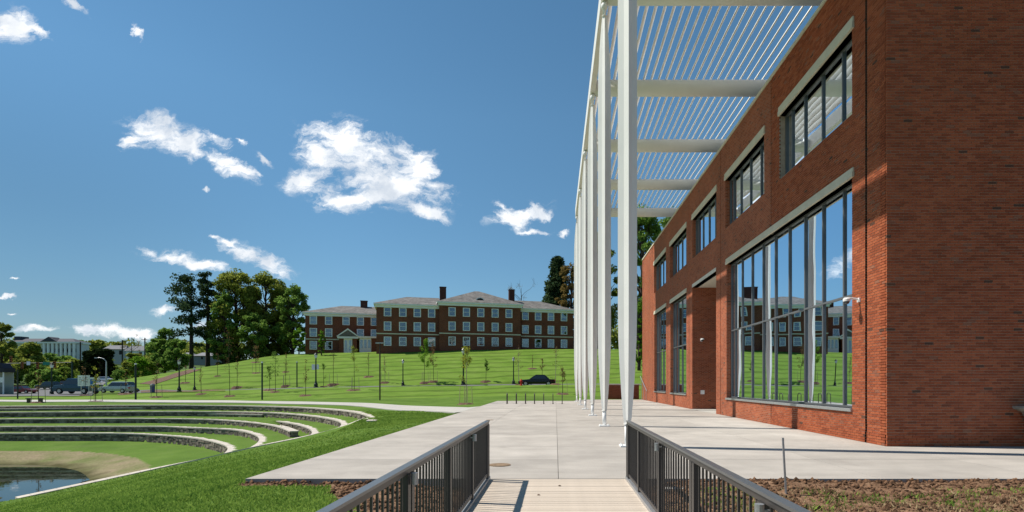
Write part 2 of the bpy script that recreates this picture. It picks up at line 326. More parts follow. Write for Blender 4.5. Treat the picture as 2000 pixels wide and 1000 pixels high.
M['cream'] = mat('cream_precast', (.62,.56,.43), .8, .07, 2, .1, 60)
M['soffit'] = mat('cream_soffit', (.66,.62,.53), .85, .04, 3)
M['steel'] = mat('white_painted_steel', (.78,.765,.72), .5, .04, .8, spec=.4)
M['concrete'] = mat('plaza_concrete', (.385,.352,.312), .9, .13, .7, .12, 90, objrand=.07, fine=.1, fscale=55, spec=.15, detail=9, coord='World'); concrete_stains(M['concrete'])
M['jointc'] = mat('slab_joint', (.22,.20,.18), .95)
M['pathc'] = mat('path_concrete', (.42,.40,.36), .9, .08, .7, .1, 60)
M['deck'] = mat('boardwalk_planks', (.50,.425,.345), .85, .05, 6, .15, 40, objrand=.05, spec=.2)
M['rail'] = mat('dark_rail_paint', (.045,.04,.038), .42, .05, 4, spec=.5)
M['cap'] = mat('grey_rail_cap', (.16,.165,.17), .35, .05, 4, metal=.5, spec=.6)
M['galv'] = mat('galvanised_steel', (.45,.46,.47), .4, .15, 30, metal=.7)
M['black'] = mat('black_lamp_paint', (.012,.022,.018), .4)
M['greenpost'] = mat('dark_green_post', (.02,.045,.03), .5)
M['lamp_glass'] = mat('frosted_lamp_glass', (.7,.72,.74), .3)
M['stone'] = mat('rubble_stone', (.11,.09,.07), .9, .3, 3, .6, 25, island=.55, col2=(.25,.21,.17))
M['stonecap'] = mat('stone_coping', (.50,.45,.385), .9, .12, 2, .3, 30)
M['soil'] = mat('bare_soil', (.10,.055,.033), .95, .2, 4, .9, 14, col2=(.25,.155,.095), fine=.35, fscale=30, spec=.05)
M['clod'] = mat('soil_clod', (.12,.068,.04), .95, .3, 8, .6, 25, island=.6, spec=.05)
M['basin'] = mat('dry_basin_soil', (.27,.21,.14), .95, .1, .45, .4, 10, col2=(.14,.155,.06), fine=.2, fscale=9, spec=.05)
def wet_edge(m):
    nt = m.node_tree; N = nt.nodes.new; L = nt.links.new; b = nt.nodes['Principled BSDF']; old = b.inputs['Base Color'].links[0].from_socket
    g = N('ShaderNodeNewGeometry'); sp = N('ShaderNodeSeparateXYZ'); L(g.outputs['Position'], sp.inputs[0]); n = N('ShaderNodeTexNoise'); n.inputs['Scale'].default_value = .9; n.inputs['Detail'].default_value = 6; L(g.outputs['Position'], n.inputs['Vector'])
    a = N('ShaderNodeMath'); a.operation = 'MULTIPLY_ADD'; L(n.outputs[0], a.inputs[0]); a.inputs[1].default_value = .5; L(sp.outputs[2], a.inputs[2])
    mr = N('ShaderNodeMapRange'); L(a.outputs[0], mr.inputs[0]); mr.inputs[1].default_value = -3.14; mr.inputs[2].default_value = -2.95
    mx = N('ShaderNodeMix'); mx.data_type = 'RGBA'; L(mr.outputs[0], mx.inputs[0]); mx.inputs[6].default_value = (.075,.07,.03,1); L(old, mx.inputs[7]); L(mx.outputs[2], b.inputs['Base Color'])
wet_edge(M['basin'])
M['mulch'] = mat('brown_mulch', (.12,.07,.045), .95, .4, 6, .8, 20)
M['asphalt'] = mat('asphalt', (.13,.13,.13), .9, .1, 2, .2, 60)
M['roof'] = mat('slate_shingle', (.145,.135,.125), .85, .3, .7, .3, 6, fine=.25, fscale=2.5)
M['white'] = mat('white_paint', (.8,.8,.78), .6, .03, 2)
M['darkbrick'] = mat('dark_chimney_brick', (.07,.03,.022), .9, .2, 3)
M['bark'] = mat('grey_bark', (.055,.042,.032), .95, .3, 5, .6, 20)
M['palebark'] = mat('pale_young_bark', (.30,.26,.20), .95, .2, 6)
M['stake'] = mat('wooden_stake', (.36,.31,.19), .9, .1, 4)
M['lawn'] = mat_lawn('mown_grass', (.065,.12,.018), (.09,.158,.024), (.12,.19,.035))
M['hill'] = mat_lawn('striped_mown_grass', (.085,.155,.018), (.118,.20,.026), (.155,.235,.042), True)
M['farveg'] = mat_lawn('far_ground', (.045,.075,.02), (.06,.10,.025), (.09,.13,.04))
M['leaf_oak'] = mat_leaf('oak_leaves', (.14,.18,.03), (.33,.36,.07), .5)
M['leaf_green'] = mat_leaf('green_leaves', (.105,.19,.038), (.25,.38,.08), .5)
M['leaf_bright'] = mat_leaf('spring_leaves', (.09,.20,.015), (.22,.38,.04), .45, 1)
M['leaf_spring'] = mat_leaf('fresh_shrub_leaves', (.12,.19,.03), (.26,.34,.06), .4)
M['leaf_yellow'] = mat_leaf('yellow_green_leaves', (.20,.24,.03), (.36,.38,.06), .45, 1)
M['leaf_pine'] = mat_leaf('pine_needles', (.03,.06,.03), (.085,.125,.05), .3)
M['leaf_dark'] = mat_leaf('dark_shrub_leaves', (.012,.022,.008), (.03,.045,.015), .2)
M['leaf_brown'] = mat_leaf('russet_leaves', (.15,.11,.035), (.29,.21,.07), .4)
M['leaf_red'] = mat_leaf('reddish_buds', (.14,.08,.04), (.25,.15,.07), .4)
M['blade'] = mat_leaf('grass_blade', (.13,.23,.038), (.27,.385,.075), .4, .5)
def mat_water():
    m = bpy.data.materials.new('pond_water'); m.use_nodes = True; nt = m.node_tree; b = nt.nodes['Principled BSDF']
    b.inputs['Base Color'].default_value = (.018,.022,.012,1); b.inputs['Roughness'].default_value = .02; b.inputs['IOR'].default_value = 1.33; b.inputs['Specular IOR Level'].default_value = .9
    tc = nt.nodes.new('ShaderNodeTexCoord'); n = nt.nodes.new('ShaderNodeTexNoise'); n.inputs['Scale'].default_value = 1.2; n.inputs['Detail'].default_value = 3
    nt.links.new(tc.outputs['Object'], n.inputs['Vector']); bp = nt.nodes.new('ShaderNodeBump'); bp.inputs['Strength'].default_value = .12; bp.inputs['Distance'].default_value = .02
    nt.links.new(n.outputs[0], bp.inputs['Height']); nt.links.new(bp.outputs[0], b.inputs['Normal']); return m
M['water'] = mat_water()
def paint(name, c, metal=.3): 
    if name not in M:
        M[name] = mat(name, c, .25, metal=metal, spec=.6); 
    return M[name]
M['tyre'] = mat('tyre_rubber', (.02,.02,.02), .8); M['rim'] = mat('wheel_rim', (.4,.4,.42), .35, metal=.7)
M['carglass'] = mat('car_glass', (.015,.018,.02), .05, spec=.9); M['redlens'] = mat('red_lens', (.5,.02,.02), .3); M['lens'] = mat('clear_lens', (.7,.7,.7), .1)

# ------------------------------------------------------------------ terrain
FX = 8.61
def sm(a, b, x): t = np.clip((x-a)/(b-a), 0, 1); return t*t*(3-2*t)
# terrace walls: picture trace of the top edge, camera height above the top, height of the wall
def unproj(pts, h): return [((p[0]-CX)/F*(F*h/(p[1]-HY)), F*h/(p[1]-HY)) for p in pts]
def spline(pts, step=.45):
    P = [np.array(p, float) for p in pts]; P = [2*P[0]-P[1]]+P+[2*P[-1]-P[-2]]; out = []
    for i in range(1, len(P)-2):
        p0, p1, p2, p3 = P[i-1:i+3]; n = max(2, int(np.linalg.norm(p2-p1)/.2))
        for k in range(n):
            t = k/n; out.append(.5*((2*p1)+(-p0+p2)*t+(2*p0-5*p1+4*p2-p3)*t*t+(-p0+3*p1-3*p2+p3)*t**3))
    out.append(P[-2]); out = np.array(out)
    d = np.r_[0, np.cumsum(np.linalg.norm(np.diff(out, axis=0), axis=1))]; n = max(2, int(d[-1]/step))
    s = np.linspace(0, d[-1], n); c = np.stack([np.interp(s, d, out[:,0]), np.interp(s, d, out[:,1])], 1)
    for _ in range(4): c[1:-1] = (c[:-2]+2*c[1:-1]+c[2:])/4
    return c
H = [1.90, 2.33, 2.76, 3.20, 3.63, 4.20]
traces = [
 [(-160,795),(0,793),(150,791.8),(310,791),(450,792),(550,794),(620,797),(680,802.5),(712,809),(725,816),(716,821.5)],
 [(-200,806.5),(0,805),(250,803.5),(400,803.5),(512,805),(575,808.5),(625,814),(660,821),(668,828),(662,836)],
 [(-240,819),(0,817.5),(250,816.5),(400,817.5),(480,819),(527,821),(562,825),(590,831),(607,838),(611,845),(604,851.5)],
 [(-280,834),(0,832.5),(300,832.5),(375,835),(450,838),(482,843),(500,849),(508,857),(502,866),(489,874)],
 [(-300,847),(0,846),(225,846),(325,850),(387,856),(425,864),(445,872),(444,881),(434,889)]]
curves = [spline(unproj(t, h)) for t, h in zip(traces, H)]
curb_pts = [(725,816,1.9),(700,826,2.05),(665,837,2.33),(611,852,2.76),(575,860,2.9),(487,875,3.2),(435,890,3.63),(325,912,4.2),(220,935,4.5),(32,975,4.9)]
curb = np.array([((x-CX)/F*(F*h/(y-HY)), F*h/(y-HY), EYE-h) for x, y, h in curb_pts])
# smooth the kerb line in plan
cs = np.cumsum(np.r_[0, np.linalg.norm(np.diff(curb[:,:2], axis=0), axis=1)])
ss = np.linspace(0, cs[-1], 40); curbs = np.stack([np.interp(ss, cs, curb[:,i]) for i in range(3)], 1)
for _ in range(12): curbs[1:-1] = (curbs[:-2]+2*curbs[1:-1]+curbs[2:])/4
def curb_y(X): return np.interp(X, curbs[::-1,0], curbs[::-1,1])
def curb_z(X): return np.interp(X, curbs[::-1,0], curbs[::-1,2])
def inside(poly, X, Y):
    r = np.zeros(X.shape, bool); n = len(poly); j = n-1
    for i in range(n):
        xi, yi = poly[i]; xj, yj = poly[j]
        if yi != yj:
            c = ((yi > Y) != (yj > Y)) & (X < (xj-xi)*(Y-yi)/(yj-yi)+xi); r ^= c
        j = i
    return r
def polydist(P, X, Y):
    d = np.full(X.shape, 1e9)
    for a, b in zip(P[:-1], P[1:]):
        ab = b-a; L2 = (ab**2).sum()
        t = np.clip(((X-a[0])*ab[0]+(Y-a[1])*ab[1])/L2, 0, 1)
        d = np.minimum(d, np.hypot(X-a[0]-t*ab[0], Y-a[1]-t*ab[1]))
    return d
def offset_curve(c, d):
    t = np.gradient(c, axis=0); t /= np.linalg.norm(t, axis=1)[:,None]; n = np.stack([-t[:,1], t[:,0]], 1)
    return c+n*d      # left of travel = outside (curves run left to right)
l3 = spline(unproj([(-240,819.5),(0,818),(250,817),(400,818.5),(475,823),(525,829),(550,835),(567,842)], 2.80))
k3 = int(np.argmin(np.abs(curves[2][:,0]-PX(527, F*H[2]/(821-HY)))))
polys = []
for c in curves:
    cc = offset_curve(c, .22); e = cc[-1]
    if len(polys) == 2: cc = np.r_[offset_curve(l3, .22)[:-int(len(l3)*.1)], cc[k3+1:]]
    tail = [(x, float(curb_y(x))) for x in np.linspace(-9.9, -22.7, 60) if x < e[0]-.1]
    polys.append([tuple(p) for p in cc]+tail+[(-30, 22.5), (-90, 21)])
def vnoise(X, Y, s, seed=0):
    r = np.random.default_rng(seed).random((64, 64)); x = X/s+100; y = Y/s+100
    xi = np.floor(x).astype(int); yi = np.floor(y).astype(int); u = x-xi; v = y-yi; u = u*u*(3-2*u); v = v*v*(3-2*v)
    g = lambda a, b: r[a % 64, b % 64]
    return (g(xi,yi)*(1-u)+g(xi+1,yi)*u)*(1-v)+(g(xi,yi+1)*(1-u)+g(xi+1,yi+1)*u)*v-.5
def zroad(X): return np.interp(X, [-75, -62, -47, -28, 0, 60], [.1, .2, .6, 1.1, 1.45, 1.5])
def terrain(X, Y, cls=False):
    X = np.asarray(X, float); Y = np.asarray(Y, float)
    near = np.interp(X, [-40, -26, -22.7, -5.35, 0], [-3.9, -3.6, -3.4, -.06, -.12])
    far = np.where(X < -10, curb_z(np.clip(X, -22.7, -10))-.05, np.interp(X, [-10, -5.35], [-.3, -.03]))
    far = np.where(X < -22.7, near, far)
    cyd = curb_y(np.clip(X, -22.7, -10))-Y; kz = curb_z(np.clip(X, -22.7, -10))
    w = sm(20, 31, Y); z = near*(1-w)+far*w
    # bed beside the boardwalk
    z = np.where((Y < 9.75) & (X > -5.5), np.interp(X, [-5.5, -3.2, -1.2, 1.2, 2.2, 9], [-.05, -.03, -.2, -.25, -.02, -.02]), z)
    zp = np.interp(X, [-12, -5.35], [-.27, -.04])
    north = np.where(Y < 56, zp, zp+(zroad(X)-zp)*sm(np.interp(X, [-45, -20], [63, 54]), 73, Y))-.26*sm(70.8, 72.3, Y)*sm(79.6, 78.6, Y)*sm(-56, -50, X)+.08*sm(66, 70, Y)*sm(72, 70.5, Y)*sm(-56, -50, X)
    hx = sm(-95, -56, X); hill = hx*7.0*(np.clip((Y-77)/36, 0, 1)) ; 
    hill = hill-hx*.9*sm(100, 113, Y)*sm(-50, -70, X)
    north = north+hill+np.clip((Y-110), 0, 600)*.05*(1-hx)
    kf = sm(2.2, .5, cyd)*(X < -10)*(X > -22.8); z = z*(1-kf)+(kz+.01)*kf
    wn = sm(29, 33, Y); wn = np.where(X > -10.3, sm(26, 36, Y), wn)
    z = z*(1-wn)+north*wn
    k = np.zeros(X.shape, int)
    for i, p in enumerate(polys):
        m = inside(p, X, Y) & (X < -9.2)
        lv = EYE-H[i+1]
        if i == 4:
            d5 = polydist(curves[4], X, Y); dc = np.abs(Y-curb_y(np.clip(X, -23, -10)))
            prof = np.interp(d5, [0, 3.2, 6.2, 9], [lv, lv-.22, -3.40, -3.85])
            lv2 = np.maximum(prof, curb_z(np.clip(X, -22.7, -10))-.12-.32*dc) ; lv2 = np.minimum(lv2, lv)
            lv2 = np.where(X < -24, np.maximum(prof, -3.3-.35*(Y-24.5)), lv2)
            z = np.where(m, lv2, z); k = np.where(m & (d5 > 3.6), 9, np.where(m, 5, k))
        else:
            z = np.where(m, lv+.02, z); k = np.where(m, i+1, k)
    pl = ((X > -5.36) & (Y > 9.72) & (Y < 51.9) & (X < 60)) | ((X > 1.8) & (Y > 9.72) & (Y < 56))
    edge = ((X > -5.6) & (X < -5.2) & (Y > 9.7) & (Y < 52))
    z = np.where(pl, -.22, z)
    z = z+np.where(pl, 0, (vnoise(X, Y, 3.5, 1)*.09+vnoise(X, Y, 1.1, 2)*.03)*np.where(Y > 12, 1, .6))*np.where(k > 0, .35, 1)
    soil = (Y < 9.75) & (X > -5.3+vnoise(X, Y, .6, 5)*.5+np.where(Y < 9.25, 1.6+(9.25-Y)*.55, 0))
    z = np.where(soil, z+(vnoise(X, Y, .45, 3)*.10+vnoise(X, Y, .22, 4)*.05)*np.where(Y > 9.4, .45, 1), z)
    if cls: return z, k, soil, pl
    return z
def T(x, y): return float(terrain(np.array([x]), np.array([y]))[0])
def hit(px, py):
    Ys = np.linspace(6, 260, 2600); X = PX(px, Ys); zr = EYE+(HY-py)/F*Ys; t = terrain(X, Ys); b = np.nonzero(t >= zr)[0]
    i = b[0] if len(b) else 0
    if i: return float(X[i]), float(Ys[i]), float(t[i])
    return None
xs = np.unique(np.round(np.r_[np.linspace(-1400, -200, 13), np.linspace(-190, -110, 9), np.linspace(-106, -66, 41), np.arange(-65.5, 9, .25), np.linspace(9.5, 60, 40), np.linspace(70, 1400, 16)], 3))
ys = np.unique(np.round(np.r_[np.arange(3.0, 50, .25), np.arange(50, 140, .75), np.linspace(145, 400, 26), np.linspace(450, 2500, 14)], 3))
ys = np.r_[[-60, -20, 0], ys]
GX, GY = np.meshgrid(xs, ys); GZ, GK, GS, GP = terrain(GX, GY, True)
V = np.stack([GX, GY, GZ], -1).reshape(-1, 3); nx = len(xs); ny = len(ys)
jj, ii = np.meshgrid(np.arange(nx-1), np.arange(ny-1)); q = (ii*nx+jj).ravel(); Fq = np.stack([q, q+1, q+nx+1, q+nx], 1)
cxm = (GX[:-1,:-1]+GX[1:,1:]).ravel()/2; cym = (GY[:-1,:-1]+GY[1:,1:]).ravel()/2
fk = GK[:-1,:-1].ravel(); _, fk, fs_, _ = terrain(cxm, cym, True)
hillf = (cym > 60) & (cym < 135) & (cxm > -88) & (cxm < 40)
farf = ((cym > 135) | (cxm < -88) | (cxm > 40)) & (cym > 40)
basin = fk == 9; soil = fs_ & ~basin; hillf &= ~soil; lawn = ~(basin | soil | hillf | farf)
def sub(name, mask, m, label, kind='structure'):
    f = Fq[mask]; u, inv = np.unique(f, return_inverse=True)
    o = link(name, np_mesh(name, V[u], inv.reshape(-1, 4), m, True)); o['kind'] = kind; return o
sub('lawn', lawn, M['lawn'], ''); sub('hillside', hillf, M['hill'], ''); sub('ground', farf, M['farveg'], '')
sub('soil_bed', soil, M['soil'], ''); sub('basin_floor', basin, M['basin'], '')
# pond
pond = unproj([(-260,905),(-100,906),(0,907),(110,908.5),(150,912),(182,920),(197,926),(178,936),(130,951),(60,969),(0,985),(-200,1010)], 5.03)
mb = MB(); mb.prism([(x, y) for x, y in pond][::-1], 'z', EYE-5.06, EYE-5.03); o = mb.build('pond_water', M['water']); o['kind'] = 'structure'

# ------------------------------------------------------------------ terrace walls
def ribbon(mb, c, w0, w1, z0, z1, zs0=None):
    a = offset_curve(c, w0); b = offset_curve(c, w1); n = len(c); vs = []; fs = []
    for i in range(n):
        vs += [(a[i][0], a[i][1], z0), (b[i][0], b[i][1], z0), (b[i][0], b[i][1], z1), (a[i][0], a[i][1], z1)]
    for i in range(n-1):
        for k in range(4): fs.append((i*4+k, i*4+(k+1) % 4, i*4+4+(k+1) % 4, i*4+4+k))
    fs += [(0,1,2,3), ((n-1)*4+3, (n-1)*4+2, (n-1)*4+1, (n-1)*4)]
    mb.add(vs, [f[::-1] for f in fs])
def stone_wall(c, ztop, zbot, label, step=.42):
    m = c[len(c)//2]; t = thing('stone_terrace_wall', label, 'stone wall', (m[0], m[1], zbot), 'curved stone seat walls of the amphitheatre')
    mb = MB(); ribbon(mb, c, .06, .42, zbot-.3, ztop-.07); mb.build('core', M['stone'], t)
    # coping slabs
    mb = MB(); i = 0; st = 3
    while i < len(c)-1:
        j = min(i+st, len(c)-1); seg = c[i:j+1]
        if len(seg) >= 2:
            a = offset_curve(seg, -.03); b = offset_curve(seg, .46); n = len(seg)
            d = (seg[1]-seg[0])/np.linalg.norm(seg[1]-seg[0])*.012; a[0] += d; b[0] += d
            jz = random.uniform(-.006, .006); vs = []; fs = []
            for k in range(n): vs += [(a[k][0], a[k][1], ztop-.075), (b[k][0], b[k][1], ztop-.075), (b[k][0], b[k][1], ztop+jz), (a[k][0], a[k][1], ztop+jz)]
            for k in range(n-1):
                for e in range(4): fs.append((k*4+e, k*4+4+e, k*4+4+(e+1) % 4, k*4+(e+1) % 4))
            fs += [(3,2,1,0), ((n-1)*4, (n-1)*4+1, (n-1)*4+2, (n-1)*4+3)]
            mb.add(vs, fs)
        i = j
    mb.build('coping', M['stonecap'], t)
    # face stones
    mb = MB(); L = np.r_[0, np.cumsum(np.linalg.norm(np.diff(c, axis=0), axis=1))]
    tg = np.gradient(c, axis=0); tg /= np.linalg.norm(tg, axis=1)[:,None]
    z = zbot-.1
    while z < ztop-.09:
        h = random.uniform(.09, .16); h = min(h, ztop-.08-z); s = random.uniform(0, .2)
        if h < .03: break
        while s < L[-1]-.1:
            w = random.uniform(.16, .42); e = min(s+w, L[-1])
            P = [np.array([np.interp(q, L, c[:,0]), np.interp(q, L, c[:,1])]) for q in (s+.008, e-.008)]
            tt = P[1]-P[0]; ln = np.linalg.norm(tt)
            if ln > .03:
                tt /= ln; nn = np.array([-tt[1], tt[0]]); o_ = -random.uniform(-.01, .035); A, B = P[0]+nn*o_, P[1]+nn*o_; A2, B2 = P[0]+nn*.09, P[1]+nn*.09
                z0, z1 = z+.006, z+h-.006
                mb.hexa([(A[0],A[1],z0),(B[0],B[1],z0),(B2[0],B2[1],z0),(A2[0],A2[1],z0),(A[0],A[1],z1),(B[0],B[1],z1),(B2[0],B2[1],z1),(A2[0],A2[1],z1)])
            s = e
        z += h
    mb.build('face_stones', M['stone'], t, kind='stuff')
    return t
wl = ['outermost and highest curved stone seat wall, nearest the path', 'second curved stone seat wall down from the path', 'third curved stone seat wall down from the path',
      'fourth curved stone seat wall, just above the lowest one', 'lowest and tallest curved stone seat wall, facing the pond basin']
for i, c in enumerate(curves):
    if i == 2: # the third ring starts where the aisle cuts the left hand wall
        stone_wall(c[k3:], EYE-H[i], EYE-H[i+1], 'short curved stone wall right of the aisle, in the third ring')
        continue
    stone_wall(c, EYE-H[i], EYE-H[i+1], wl[i])
# left-hand segments that end with a blunt block at the aisle
stone_wall(l3, EYE-2.80, EYE-H[3], 'third stone seat wall, ending in a blunt block at the grass aisle')
l2 = spline(unproj([(-200,810),(0,808.5),(250,807),(400,807.5),(512,809.5)], 2.5)); stone_wall(l2, EYE-2.5, EYE-H[2], 'low stone wall ending in a small block, just under the second ring')
l1 = spline(unproj([(-160,799.5),(0,798),(150,796.6),(312,795.3)], 2.1)); stone_wall(l1, EYE-2.1, EYE-H[1], 'dark stretch of stone wall directly under the top ring at left')
# kerb
t = thing('stone_kerb', 'long pale stone kerb running down the lawn slope to the pond', 'kerb', (float(curbs[20][0]), float(curbs[20][1]), float(curbs[20][2])))
mb = MB(); tg = np.gradient(curbs[:,:2], axis=0); tg /= np.linalg.norm(tg, axis=1)[:,None]; nn = np.stack([-tg[:,1], tg[:,0]], 1)
for i in range(1, len(curbs)-1):
    P = []
    for dz in (-.75, .07):
        for k, s in ((i, -.24), (i+1, -.24), (i+1, .24), (i, .24)):
            g = tg[i]*(.008 if k == i else -.008)
            P.append((curbs[k][0]+nn[k][0]*s+g[0], curbs[k][1]+nn[k][1]*s+g[1], curbs[k][2]+dz))
    mb.hexa(P)
mb.build('kerb_stones', M['stonecap'], t, kind='stuff')
mb = MB(); e = curbs[-1]; mb.box(e[0]-.32, e[0]+.3, e[1]-.35, e[1]-.25, e[2]-.8, e[2]-.05); mb.build('end_stone', M['stone'], t)

# ------------------------------------------------------------------ plaza slabs, path
pz = MB(); pz.box(-5.34, 8.6, 9.71, 51.9, -.16, -.02); pz.box(8.6, 20, 9.71, 14.6, -.16, -.02); pz.box(1.9, 8.55, 51.9, 56.3, -.16, -.02)
plaza = pz.build('plaza', M['jointc']); plaza['kind'] = 'structure'
xj = [-5.35, -2.6, .05, 2.7, 5.6, 8.6, 11.6, 14.6, 17.6, 20]; yj = [9.7, 12.2, 14.64]+[14.64+3.45*i for i in range(1, 11)]+[51.95, 56.35]
slabs = {}
for a in range(len(xj)-1):
    for b in range(len(yj)-1):
        x0, x1, y0, y1 = xj[a], xj[a+1], yj[b], yj[b+1]
        if x0 >= 8.5 and y0 > 14: continue
        if y0 > 51.9 and x0 < 2.5: continue
        g = .005; mb = MB(); mb.box(-(x1-x0)/2+g, (x1-x0)/2-g, -(y1-y0)/2+g, (y1-y0)/2-g, -.14, 0)
        key = (round(x1-x0, 3), round(y1-y0, 3))
        if key not in slabs: slabs[key] = mb.mesh('slab', M['concrete'])
        link('slab', slabs[key], plaza, ((x0+x1)/2, (y0+y1)/2, random.uniform(-.001, .001)))
# path strip, following the ground
up = [(-300,782.6,1.97),(0,782,1.95),(400,782.4,1.9),(600,784,1.82),(700,785,1.77),(775,786.5,1.72),(840,790,1.68),(900,794.3,1.65),(925,796,1.65)]
lo = [(-300,786,1.97),(0,785.6,1.95),(400,786.4,1.9),(550,787.8,1.85),(675,790,1.8),(775,796,1.72),(840,801,1.68),(893,806,1.65),(897,806.5,1.65)]
def up3(p): Y = F*p[2]/(p[1]-HY); return ((p[0]-CX)/F*Y, Y)
A = np.array([up3(p) for p in up]); B = np.array([up3(p) for p in lo])
def rs(A, n):
    d = np.r_[0, np.cumsum(np.linalg.norm(np.diff(A, axis=0), axis=1))]; s = np.linspace(0, d[-1], n); return np.stack([np.interp(s, d, A[:,i]) for i in range(2)], 1)
A = spline(A, .6); B = spline(B, .6); A = rs(A, 120); B = rs(B, 120); A[-1] = (-5.36, 39.8); B[-1] = (-5.36, 32.3)
mb = MB()
Vp = []; 
for a, b in zip(A, B):
    row = [a*(1-t)+b*t for t in np.linspace(0, 1, 7)]
    zz = [T(p[0], p[1])+.05 if p[0] < -7 else .0 for p in row]; 
    for p, z in zip(row, zz): Vp.append([p[0], p[1], z])
Vp = np.array(Vp).reshape(120, 7, 3)
zc = Vp[:,:,2].copy()
for _ in range(8): zc[1:-1] = (zc[:-2]+2*zc[1:-1]+zc[2:])/4
Vp[:,:,2] = zc; n7 = 7
top = Vp.reshape(-1, 3); bot = top-np.array([0,0,.3]); fs = []
for i in range(119):
    for j in range(6): fs.append((i*7+j, i*7+j+1, (i+1)*7+j+1, (i+1)*7+j))
    fs.append((i*7, (i+1)*7, (i+1)*7+840, i*7+840)); fs.append((i*7+6, i*7+6+840, (i+1)*7+6+840, (i+1)*7+6))
me = bpy.data.meshes.new('path'); me.from_pydata(np.r_[top, bot].tolist(), [], fs); me.materials.append(M['pathc']); o = link('path', me); o['kind'] = 'structure'

# ------------------------------------------------------------------ big brick building
bld = thing('brick_building', 'large modern red brick building with tall windows, right of the plaza', 'building', (FX, 14.64, 0))
ZT = 13.78
ups = [(16.35+6.9*i, 21.65+6.9*i, 9.47, 11.9) for i in range(5)]
big = (16.35, 28.35, .91, 7.6); g4 = (37.05, 42.2, .93, 7.6); g5 = (43.9, 49.1, .95, 7.6); ent = (30.2, 35.45, -.1, 7.65)
opens = ups+[big, g4, g5, ent]
joints = [(15.56, 15.66)]+[(22.47+6.9*i, 22.53+6.9*i) for i in range(5)]
def cut_wall(mb, x0, x1, y0, y1, z0, z1, holes):
    ysq = sorted({y0, y1, *[v for h in holes for v in h[:2] if y0 < v < y1]}); zsq = sorted({z0, z1, *[v for h in holes for v in h[2:] if z0 < v < z1]})
    for a, b in zip(ysq, ysq[1:]):
        run = None
        for c, d in zip(zsq, zsq[1:]):
            ins = any(h[0]-1e-6 <= a and b <= h[1]+1e-6 and h[2]-1e-6 <= c and d <= h[3]+1e-6 for h in holes)
            if not ins: run = (run[0], d) if run else (c, d)
            elif run: mb.box(x0, x1, a, b, *run); run = None
        if run: mb.box(x0, x1, a, b, *run)
jh = [(a, b, -1, 20) for a, b in joints]
mb = MB(); cut_wall(mb, FX+.007, FX+.34, 14.66, 22.47, -.1, ZT, opens+jh); mb.build('mortar_wall', M['mortar'], bld)
mb = MB(); cut_wall(mb, FX, FX+.34, 22.53, 55.7, -.1, ZT, opens+jh); mb.build('west_wall', M['brickwork'], bld)
mb = MB()
for a, b in joints: cut_wall(mb, FX+.09, FX+.33, a-.001, b+.001, -.1, ZT-.01, opens)
mb.build('movement_joint', M['joint'], bld)
mb = MB(); mb.box(FX+.007, 24, 14.647, 14.95, -.1, ZT-.002); mb.build('south_mortar_wall', M['mortar'], bld)
mb = MB(); mb.box(FX+.02, 24, 55.7, 56.0, -.1, ZT); mb.box(23.7, 24, 14.96, 55.69, -.1, ZT-.001); mb.build('rear_wall', M['brickwork'], bld)
mb = MB(); mb.box(FX+.35, 23.69, 14.97, 55.69, ZT-.8, ZT-.6); mb.build('roof', M['roof'], bld)
mb = MB(); mb.box(FX-.05, FX+.4, 14.58, 55.75, ZT, ZT+.12); mb.box(FX+.401, 24.05, 14.58, 15.0, ZT, ZT+.12); mb.build('coping', M['cream'], bld)
# interior
mb = MB(); mb.box(FX+.36, FX+9, 14.97, 28.59, .3, .5); mb.box(FX+.36, FX+9, 36.21, 55.6, .3, .5); mb.box(FX+.36, FX+9, 14.97, 55.6, 7.95, 9.2); mb.box(FX+9, FX+9.2, 14.97, 55.6, .3, 13)
mb.box(FX+.36, FX+9, 28.6, 28.8, .5, 7.9); mb.box(FX+.36, FX+9, 36.0, 36.2, .5, 7.9); mb.build('interior_rooms', mat('interior_grey', (.22,.21,.2), .9), bld)
# west facade bricks near the corner, then the south wall bricks
bm_ = MB(); rows = int((ZT+.02)/.0733); BW = .22
def brickbox(mb, axis, a, b, z0, z1, p):
    if axis == 'y': mb.box(FX-p, FX+.05, a, b, z0, z1)
    else: mb.box(a, b, 14.64-p, 14.70, z0, z1)
for r in range(rows):
    z0, z1 = r*.0733+.0065, (r+1)*.0733-.0065; off = .11 if r % 2 else 0
    y = 14.64-off
    while y < 22.46:
        a, b = max(y+.005, 14.705), min(y+BW-.005, 22.465); y += BW; segs = [(a, b)]
        for h in opens+jh:
            if h[2] < z1-.01 and h[3] > z0+.01:
                ns = []
                for s in segs:
                    if h[1] <= s[0] or h[0] >= s[1]: ns.append(s); continue
                    if h[0]-s[0] > .03: ns.append((s[0], h[0]))
                    if s[1]-h[1] > .03: ns.append((h[1], s[1]))
                segs = ns
        for a, b in segs:
            if b-a > .02: brickbox(bm_, 'y', a, b, z0, z1, random.uniform(0, .004)+(.012 if z1 < .3 else 0))
bm_.build('west_bricks', M['brick'], bld, kind='stuff')
sb = MB(); singles = []; meshes = {}
for r in range(rows):
    z0, z1 = r*.0733+.0065, (r+1)*.0733-.0065; off = 0 if r % 2 else .11
    x = FX-off
    while x < 14.5:
        a, b = max(x+.005, FX), min(x+BW-.005, 14.5); x += BW
        if b-a < .04: continue
        p = random.uniform(0, .004)+(.012 if z1 < .3 else 0)
        if a > FX and b-a > .2 and r < 34 and r >= 0 and a < FX+2.3 and len(singles) < 299: singles.append((a, b, z0, z1, p))
        else: brickbox(sb, 'x', a, b, z0, z1, p)
sb.build('south_bricks', M['brick'], bld, kind='stuff')
mb = MB(); mb.box(-.105, .105, 0, .06, 0, .0603); bme = mb.mesh('brick', M['brick'])
for a, b, z0, z1, p in singles: link('brick', bme, bld, ((a+b)/2-FX, -p, z0))
